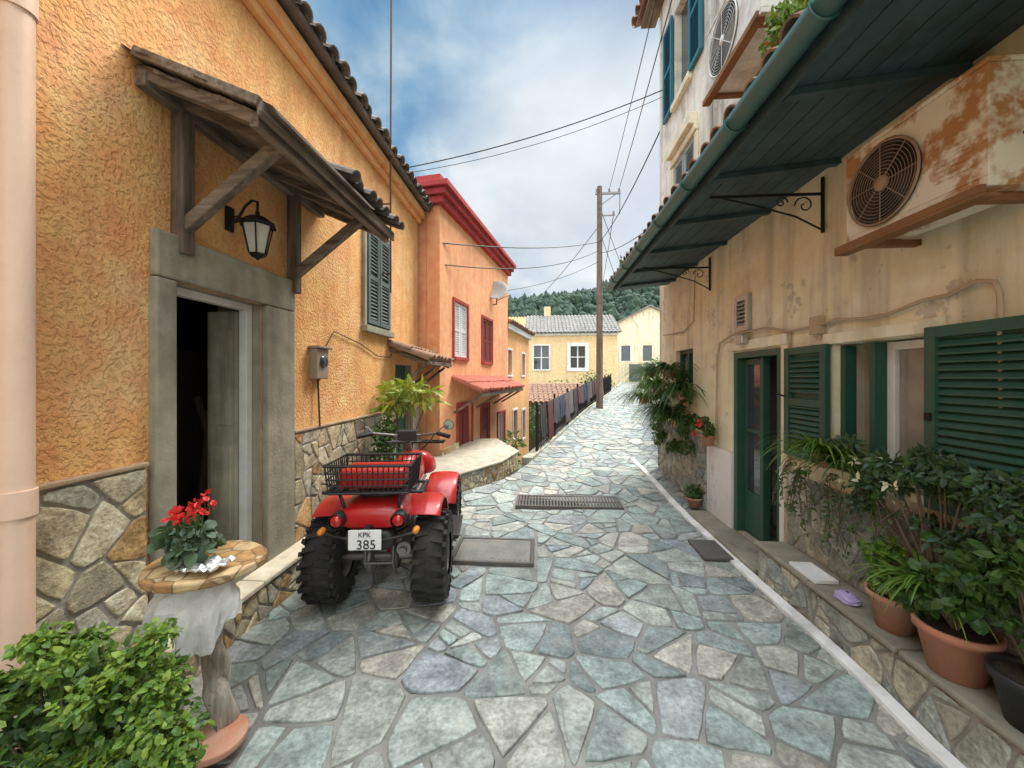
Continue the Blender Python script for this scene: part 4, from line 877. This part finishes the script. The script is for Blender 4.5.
mb.tube([(-.34,-.26,.855),(.34,-.26,.855)],.012,6); mb.tube([(-.34,0,.855),(.34,0,.855)],.012,6); mb.build('rear_rack',m_black,A)
mb=MB(); mb.tube([(-.3,1.15,.96),(.3,1.15,.96),(.28,1.5,.92),(-.28,1.5,.92),(-.3,1.15,.96)],.012,6)
for k in range(5): mb.tube([(-.24+.12*k,1.15,.96),(-.24+.12*k,1.5,.92)],.009,6)
mb.build('front_rack',m_black,A)
mb=MB(); mb.tube([(-.40,.65,1.10),(-.30,.71,1.12),(-.14,.80,1.09),(0,.82,1.03),(.14,.80,1.09),(.30,.71,1.12),(.40,.65,1.10)],.012,10); mb.tube([(0,.82,1.03),(0,.95,.85)],.03,10); mb.tube([(-.12,.80,1.09),(.12,.80,1.09)],.01,8)
for s in(-1,1): mb.tube([(s*.30,.71,1.12),(s*.34,.71,1.17),(s*.39,.69,1.19)],.006,6); mb.tube([(s*.27,.75,1.11),(s*.38,.75,1.09)],.006,6)
mb.build('handlebar',m_steel,A)
mb=MB()
for s in(-1,1): mb.tube([(s*.30,.71,1.118),(s*.42,.635,1.098)],.02,10); mb.lathe([(0,.02),(.038,.018),(.050,.0),(.047,-.008)],(s*.41,.69,1.20),'Y',20)
mb.box(-.09,.09,.78,.90,1.04,1.13); mb.build('grips_and_mirrors',m_black,A,.004)
mb=MB()
for s in(-1,1): mb.lathe([(0,-.009),(.044,-.009)],(s*.41,.69,1.20),'Y',20)
mb.build('mirror_glass',simple('mirror',(.5,.52,.55),.08,1,.02,bd=0),A)
mb=MB()
for s in(-1,1): mb.tube([(s*.28,.75,1.12),(s*.2,.85,1.01),(s*.08,1.0,.9)],.006,5)
mb.tube([(.1,-.1,.5),(.15,.2,.45),(.1,.5,.5)],.01,6); mb.tube([(-.1,-.3,.6),(-.16,0,.5),(-.1,.4,.42)],.008,6); mb.build('cables',m_cable,A)

# ------------------------------------------------------------------ rustic table with pot
T=empty('rustic_table',(-1.56,1.70,0)); mb=MB(); n=36; out=[]
for k in range(n):
    a=2*math.pi*k/n; r=.225*(1+.05*noise.noise(Vector((math.cos(a)*1.5,math.sin(a)*1.5,2)))); out.append((-1.58+r*1.1*math.cos(a),1.72+r*math.sin(a)))
prism(mb,out,.745,.785,0); 
m_tt,t_,b_=newmat('table_top'); p_=pos(t_); 
vo=N(t_,'ShaderNodeTexVoronoi',{'Vector':p_,'Scale':11.},voronoi_dimensions='3D'); ed=N(t_,'ShaderNodeTexVoronoi',{'Vector':p_,'Scale':11.},feature='DISTANCE_TO_EDGE')
cc=ramp(t_,N(t_,'ShaderNodeSeparateColor',{0:vo.outputs['Color']}).outputs[0],[(0,(.45,.27,.11)),(.3,(.54,.39,.21)),(.6,(.38,.21,.09)),(.8,(.56,.43,.27))],'CONSTANT')
cc=mixc(t_,smooth(t_,ed.outputs[0],.02,.06),(.22,.14,.07),cc); cc=mixc(t_,.6,cc,ramp(t_,noi(t_,p_,14,4,.6),[(.3,.2),(.7,.8)]),'OVERLAY'); t_.links.new(cc,b_.inputs['Base Color']); b_.inputs['Roughness'].default_value=.4
mb.build('top',m_tt,T,.01)
mb=MB(); pts=[];rs=[]
for k in range(16):
    z=.0+.745*k/15; pts.append((-1.50-.05*k/15+.03*math.sin(k*.7),1.70+.02*math.cos(k*.9),z)); rs.append(.040+.022*abs(1-k/8)**2+.006*math.sin(k*2.1))
mb.tube(pts,rs,12); mb.tube([(-1.55,1.76,.02),(-1.50,1.72,.3),(-1.60,1.68,.55),(-1.66,1.75,.74)],[.03,.035,.03,.025],8); mb.build('trunk_pedestal',wood('grey_bark',(.22,.20,.16),(.50,.46,.40),2,1.5),T)
mb=MB(); mb.lathe([(0,.0),(.12,.0),(.12,.03),(.0,.035)],(-1.45,1.63,.012),'Z',28); mb.build('terracotta_base',m_terra,T,.005)
e=empty('flower_pot',(-1.64,1.68,.786)); mb=MB(); c=(-1.64,1.68,.787); mb.lathe([(0,0),(.045,0),(.062,.085),(.068,.086),(.068,.1),(.058,.1),(.056,.08),(0,.08)],c,'Z',24); mb.build('pot',m_whitep,e)
leaf_cloud('leaves',[(c[0]-.01,c[1],c[2]+.13,.12,.10,.05),(c[0]+.03,c[1],c[2]+.09,.12,.10,.03)],240,.05,g4,e,asp=1.1)
mb=MB(); hd=[]
for k in range(16):
    a=random.uniform(0,6.28); r=random.uniform(.02,.13); x,y=c[0]+.03+r*math.cos(a)*1.1,c[1]+r*math.sin(a); z=c[2]+random.uniform(.18,.27); mb.tube([(c[0]+.3*(x-c[0]),c[1],c[2]+.08),(x,y,z-.05),(x,y,z)],.0025,4); hd.append((x,y,z+.01,.010,.010,.012))
mb.build('stems',g2,e); leaf_cloud('red_blooms',hd,110,.030,m_flower,e,asp=.9,curl=-.1)
e=empty('foil_tray',(-1.50,1.62,.79)); mb=MB(); pv=[]
for i in range(13):
    for j in range(9): pv.append((-1.62+.21*i/12+.01*random.random(),1.55+.13*j/8,.797+.024*random.random()+(.014 if i in(0,12) or j in(0,8) else 0)))
mb.add(pv,[(i*9+j,i*9+j+1,(i+1)*9+j+1,(i+1)*9+j) for i in range(12) for j in range(8)]); mb.build('crumpled_foil',simple('foil',(.7,.72,.72),.3,.6,.2),e,recalc=False)
# white plastic sheet tied under the table top, draping down
mb=MB(); pv=[]
for i in range(73):
    for j in range(19):
        a=math.radians(120+230*i/72); s=j/18; r=.12+.10*math.sin(min(1,s*1.6)*1.57)+.018*math.sin(i*.75)*s+.010*math.sin(i*1.9+j*.6)*s; pv.append((-1.60+r*math.cos(a)*1.0,1.73+r*math.sin(a)*.9,.742-(.24+.07*math.sin(i*.23+1))*s+.010*math.sin(i*.6+j)))
mb.add(pv,[(i*19+j,i*19+j+1,(i+1)*19+j+1,(i+1)*19+j) for i in range(72) for j in range(18)],0,True); mb.build('white_sheet',m_cloth,recalc=False)

# ------------------------------------------------------------------ plants
def pot(e,c,r,h,mat):
    mb=MB(); mb.lathe([(0,0),(r*.68,0),(r*.95,h*.82),(r*1.06,h*.83),(r*1.08,h),(r*.95,h),(r*.93,h*.9)],c,'Z',32); mb.build('pot',mat,e); mb=MB(); mb.lathe([(0,h*.9),(r*.94,h*.9)],c,'Z',24); mb.build('soil',m_soil,e)
def stems(e,base,tips,r=.008,mat=m_bark):
    mb=MB()
    for tp in tips:
        b=Vector(base);tq=Vector(tp[:3]); md=b.lerp(tq,.5)+Vector((random.uniform(-.03,.03),random.uniform(-.03,.03),.03)); mb.tube([b,md,tq],[r,r*.7,r*.35],6)
    mb.build('stems',mat,e)
e=empty('leafy_shrub',(-1.5,1.15,0)); pot(e,(-1.55,1.12,0),.17,.28,m_black)
cl=[]
for k in range(52):
    a=random.uniform(0,6.28); r=random.random()**.5; x=-1.48+.40*r*math.cos(a); y=1.15+.2*r*math.sin(a); z=.72-.26*r*r+random.uniform(-.20,.14); cl.append((x,y,z,random.uniform(.04,.08),random.uniform(.04,.08),random.uniform(.02,.045)))
stems(e,(-1.55,1.12,.2),cl,.006); leaf_cloud('foliage',cl,8500,.026,g1,e,asp=.85,up=1.2)
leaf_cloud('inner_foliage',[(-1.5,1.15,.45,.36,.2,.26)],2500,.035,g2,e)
e=empty('potted_tall_plant',(-1.8,4.5,0)); pot(e,(-1.72,4.75,0),.16,.3,m_black)
cl=[(-1.66,4.75,1.52,.24,.2,.07),(-1.42,4.8,1.42,.16,.15,.07),(-1.8,4.7,1.34,.2,.15,.10)]
stems(e,(-1.72,4.75,.28),cl,.02); leaf_cloud('foliage',cl,170,.16,g3,e,asp=.45,curl=.35)
e=empty('potted_bush',(-1.85,5.0,0)); pot(e,(-1.85,4.4,0),.16,.3,m_terra); leaf_cloud('foliage',[(-1.85,4.4,.55,.2,.25,.25),(-1.85,4.5,.95,.12,.2,.25)],1100,.06,g2,e)
def potted(name,c,r,h,pm,cl,n,size,lm,asp=.6,**k):
    e=empty(name,c); pot(e,c,r,h,pm); stems(e,(c[0],c[1],c[2]+h*.85),cl); leaf_cloud('foliage',cl,n,size,lm,e,asp=asp,**k); return e
def clumps(cx,cy,cz,sx,sy,sz,n,r):
    return [(cx+random.uniform(-sx,sx),cy+random.uniform(-sy,sy),cz+random.uniform(-sz,sz),r*random.uniform(.6,1.2),r*random.uniform(.6,1.2),r*random.uniform(.35,.7)) for _ in range(n)]
z0=.305
potted('terracotta_pot_plant',(1.89,1.90,z0),.135,.22,m_terra,clumps(1.85,1.88,.72,.10,.18,.16,14,.07),850,.05,g2,.8)
potted('terracotta_pot_plant',(1.90,2.22,z0),.11,.19,m_terra,clumps(1.86,2.24,.62,.07,.14,.10,9,.06),480,.045,g1,.8)
potted('black_pot_plant',(1.90,1.62,z0),.12,.2,m_black,clumps(1.87,1.62,.78,.09,.12,.18,12,.06),800,.05,g2,.6)
e=empty('climbing_shrub',(1.95,2.1,1)); cl=clumps(1.92,2.15,1.05,.06,.5,.20,26,.075)
stems(e,(1.98,2.05,.5),cl); leaf_cloud('foliage',cl,1600,.042,g4,e,asp=.6); leaf_cloud('foliage_dark',cl,1100,.048,g2,e,asp=.6); leaf_cloud('pale_flowers',clumps(1.84,2.3,1.15,.02,.2,.15,9,.015),34,.04,m_wflower,e,asp=.5)
straps('grass_leaves',(1.84,1.98,.66),70,.34,.010,g1,e,.05)
e=empty('trailing_plant',(1.97,2.8,.7)); mb=MB(); P=[];
for k in range(30):
    y=random.uniform(2.15,3.15); p=Vector((1.95,y,random.uniform(.85,1.05))); pts=[p.copy()]; d=Vector((-.4,random.uniform(-.6,.6),.1))
    for j in range(8): p=p+d*.05; d=d*.8+Vector((random.uniform(-.2,.2)*.5,random.uniform(-.3,.3),-.35)); p.x=min(1.99,max(1.8,p.x)); pts.append(p.copy()); P+= [tuple(p)+(.02,.02,.02)]
    mb.tube(pts,.003,4)
mb.build('stems',m_bark,e); leaf_cloud('foliage',P,700,.03,g2,e,asp=.6)
e=empty('spider_plant',(1.93,2.78,1.1)); pot(e,(1.95,2.80,1.036),.06,.1,m_terra); straps('leaves',(1.93,2.80,1.14),170,.40,.013,g1,e,.05)
straps('leaves_b',(1.92,2.62,1.08),120,.32,.012,g2,e,.05)
e=empty('hanging_geranium',(1.95,4.85,1)); pot(e,(1.95,4.65,.86),.08,.13,m_terra); leaf_cloud('foliage',clumps(1.91,4.65,1.08,.06,.12,.07,7,.05),300,.045,g2,e,asp=1.); leaf_cloud('flowers',[(1.84,4.6,1.12,.04,.03,.03),(1.84,4.75,.98,.03,.03,.03)],40,.03,m_flower,e,asp=1)
e=empty('hanging_fern',(1.9,5.9,1.5)); mb=MB()
hangers=[(1.90,5.35,1.45),(1.86,5.7,1.75),(1.80,6.1,1.5),(1.82,6.45,1.75),(1.76,6.7,1.3),(1.92,5.55,1.05),(1.88,5.9,1.15)]
for k,c in enumerate(hangers):
    straps('fronds_%d'%k,c,110,.62,.024,g1 if k==2 else g2,e,.06,.5,arc=(1.2,5.1))
    mb.tube([(2.04,c[1],c[2]+.05),(c[0],c[1],c[2])],.01,5); mb.lathe([(0,-.1),(.06,-.08),(.075,.02),(.07,.02)],c,'Z',12)
mb.build('pots',m_terra,e)
leaf_cloud('creeper',clumps(1.97,5.95,1.15,.04,.75,.65,44,.09),2600,.045,g2,e,asp=.7)
e=empty('potted_succulent',(1.95,4.95,0)); pot(e,(1.93,5.0,.03),.09,.12,m_terra); leaf_cloud('foliage',[(1.93,5.0,.22,.09,.09,.08)],200,.05,g2,e)
leaf_cloud('roof_weeds',[(1.35,6.1,3.45,.12,.2,.10),(1.6,5.7,3.6,.12,.25,.1)],260,.055,g2)
e=empty('roof_planter',(1.75,2.7,3.9)); pot(e,(1.78,2.7,3.56),.10,.18,m_terra); leaf_cloud('foliage',clumps(1.70,2.72,4.05,.10,.25,.13,16,.07),950,.045,g1,e); leaf_cloud('flowers',[(1.62,2.8,4.02,.05,.1,.05)],14,.03,m_flower,e)
mb=MB(); mb.box(1.79,1.93,2.66,2.90,.306,.310); mb.box(1.785,1.795,2.65,2.91,.306,.33); mb.box(1.925,1.935,2.65,2.91,.306,.33); mb.box(1.795,1.925,2.65,2.66,.306,.33); mb.box(1.795,1.925,2.90,2.91,.306,.33); mb.build('white_tray',m_whitep,None,.003)
mb=MB(); pv=[]
for i in range(9):
    for j in range(12):
        a=2*math.pi*j/12; th=math.pi*i/8*.5; r=.055*math.sin(th+.15)*(1+.3*noise.noise(Vector((i*1.3,j*1.7,0)))); pv.append((1.85+r*math.cos(a),2.47+r*math.sin(a)*1.3,.306+.05*math.cos(th)))
mb.add(pv,[(i*12+j,i*12+(j+1)%12,(i+1)*12+(j+1)%12,(i+1)*12+j) for i in range(8) for j in range(12)],0); mb.build('purple_bag',simple('purple',(.40,.32,.55),.4),None)
mb=MB(); mb.box(1.48,1.74,3.6,4.0,.0,.024); mb.build('door_mat',simple('mat',(.11,.10,.09),.95,0,.4,30,60,.006),None,.004)

# ------------------------------------------------------------------ world, sun, camera
W=bpy.data.worlds.new('World'); S.world=W; W.use_nodes=True; t=W.node_tree; t.nodes.clear()
EL,AZ=math.radians(52),math.radians(42)
sky=N(t,'ShaderNodeTexSky',sky_type='NISHITA',sun_disc=False,sun_elevation=EL,sun_rotation=AZ)
bg1=N(t,'ShaderNodeBackground',{'Color':sky.outputs[0],'Strength':.08})
g=N(t,'ShaderNodeTexCoord').outputs['Generated']; sp=N(t,'ShaderNodeSeparateXYZ',{0:g}); z=M(t,'ADD',M(t,'MAXIMUM',sp.outputs[2],0.),.30)
v=N(t,'ShaderNodeCombineXYZ',{0:M(t,'DIVIDE',sp.outputs[0],z),1:M(t,'DIVIDE',sp.outputs[1],z),2:.0}).outputs[0]
n1=noi(t,mapv(t,v,(1,1,1),(3.1,1.7,0)),1.5,4,.5)
n2=N(t,'ShaderNodeTexNoise',{'Vector':mapv(t,v,(1.2,1,1),(9.3,5.6,0)),'Scale':2.4,'Detail':6.,'Roughness':.5,'Distortion':.3}).outputs['Fac']
mask=ramp(t,n1,[(.36,.75),(.60,1.)])
cc=ramp(t,n2,[(.40,(.15,.35,.60)),(.48,(.28,.49,.70)),(.55,(.48,.66,.80)),(.66,(.90,.96,1.0))])
sd=(math.sin(AZ)*math.cos(EL),math.cos(AZ)*math.cos(EL),math.sin(EL))
gl=N(t,'ShaderNodeVectorMath',{0:g,1:(.11,.90,.42)},operation='DOT_PRODUCT').outputs['Value']
cc=mixc(t,M(t,'MULTIPLY',smooth(t,gl,.90,1.),.8),cc,(.95,.98,1.0))
hzn=smooth(t,sp.outputs[2],.25,.0); cc=mixc(t,M(t,'MULTIPLY',hzn,.4),cc,(.72,.84,.93))
# added out-of-view sky boost, overhead and behind the camera, to light the street
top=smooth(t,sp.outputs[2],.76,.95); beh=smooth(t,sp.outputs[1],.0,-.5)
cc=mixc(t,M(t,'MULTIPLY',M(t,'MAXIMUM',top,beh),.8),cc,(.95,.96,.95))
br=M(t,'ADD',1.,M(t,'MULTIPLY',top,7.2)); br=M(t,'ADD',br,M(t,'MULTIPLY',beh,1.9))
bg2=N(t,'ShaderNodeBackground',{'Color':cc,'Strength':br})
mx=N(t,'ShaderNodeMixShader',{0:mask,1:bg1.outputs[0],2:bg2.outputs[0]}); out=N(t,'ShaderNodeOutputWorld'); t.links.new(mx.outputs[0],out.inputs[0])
L=bpy.data.lights.new('sun','SUN'); L.energy=4.8; L.angle=math.radians(26); L.color=(1,.93,.82); so=bpy.data.objects.new('sun',L); COL.objects.link(so)
so.rotation_euler=Vector(sd).to_track_quat('Z','Y').to_euler(); so.location=(10,10,20)
cam=bpy.data.cameras.new('camera'); co=bpy.data.objects.new('camera',cam); COL.objects.link(co); S.camera=co
cam.sensor_width=36; cam.lens=13.54; cam.clip_start=.05; cam.clip_end=5000; cam.shift_y=-.006
co.location=(0,0,1.65); co.rotation_euler=(math.radians(90),0,math.radians(4.2))
S.view_settings.view_transform='Standard'; S.view_settings.look='None'; S.view_settings.exposure=0
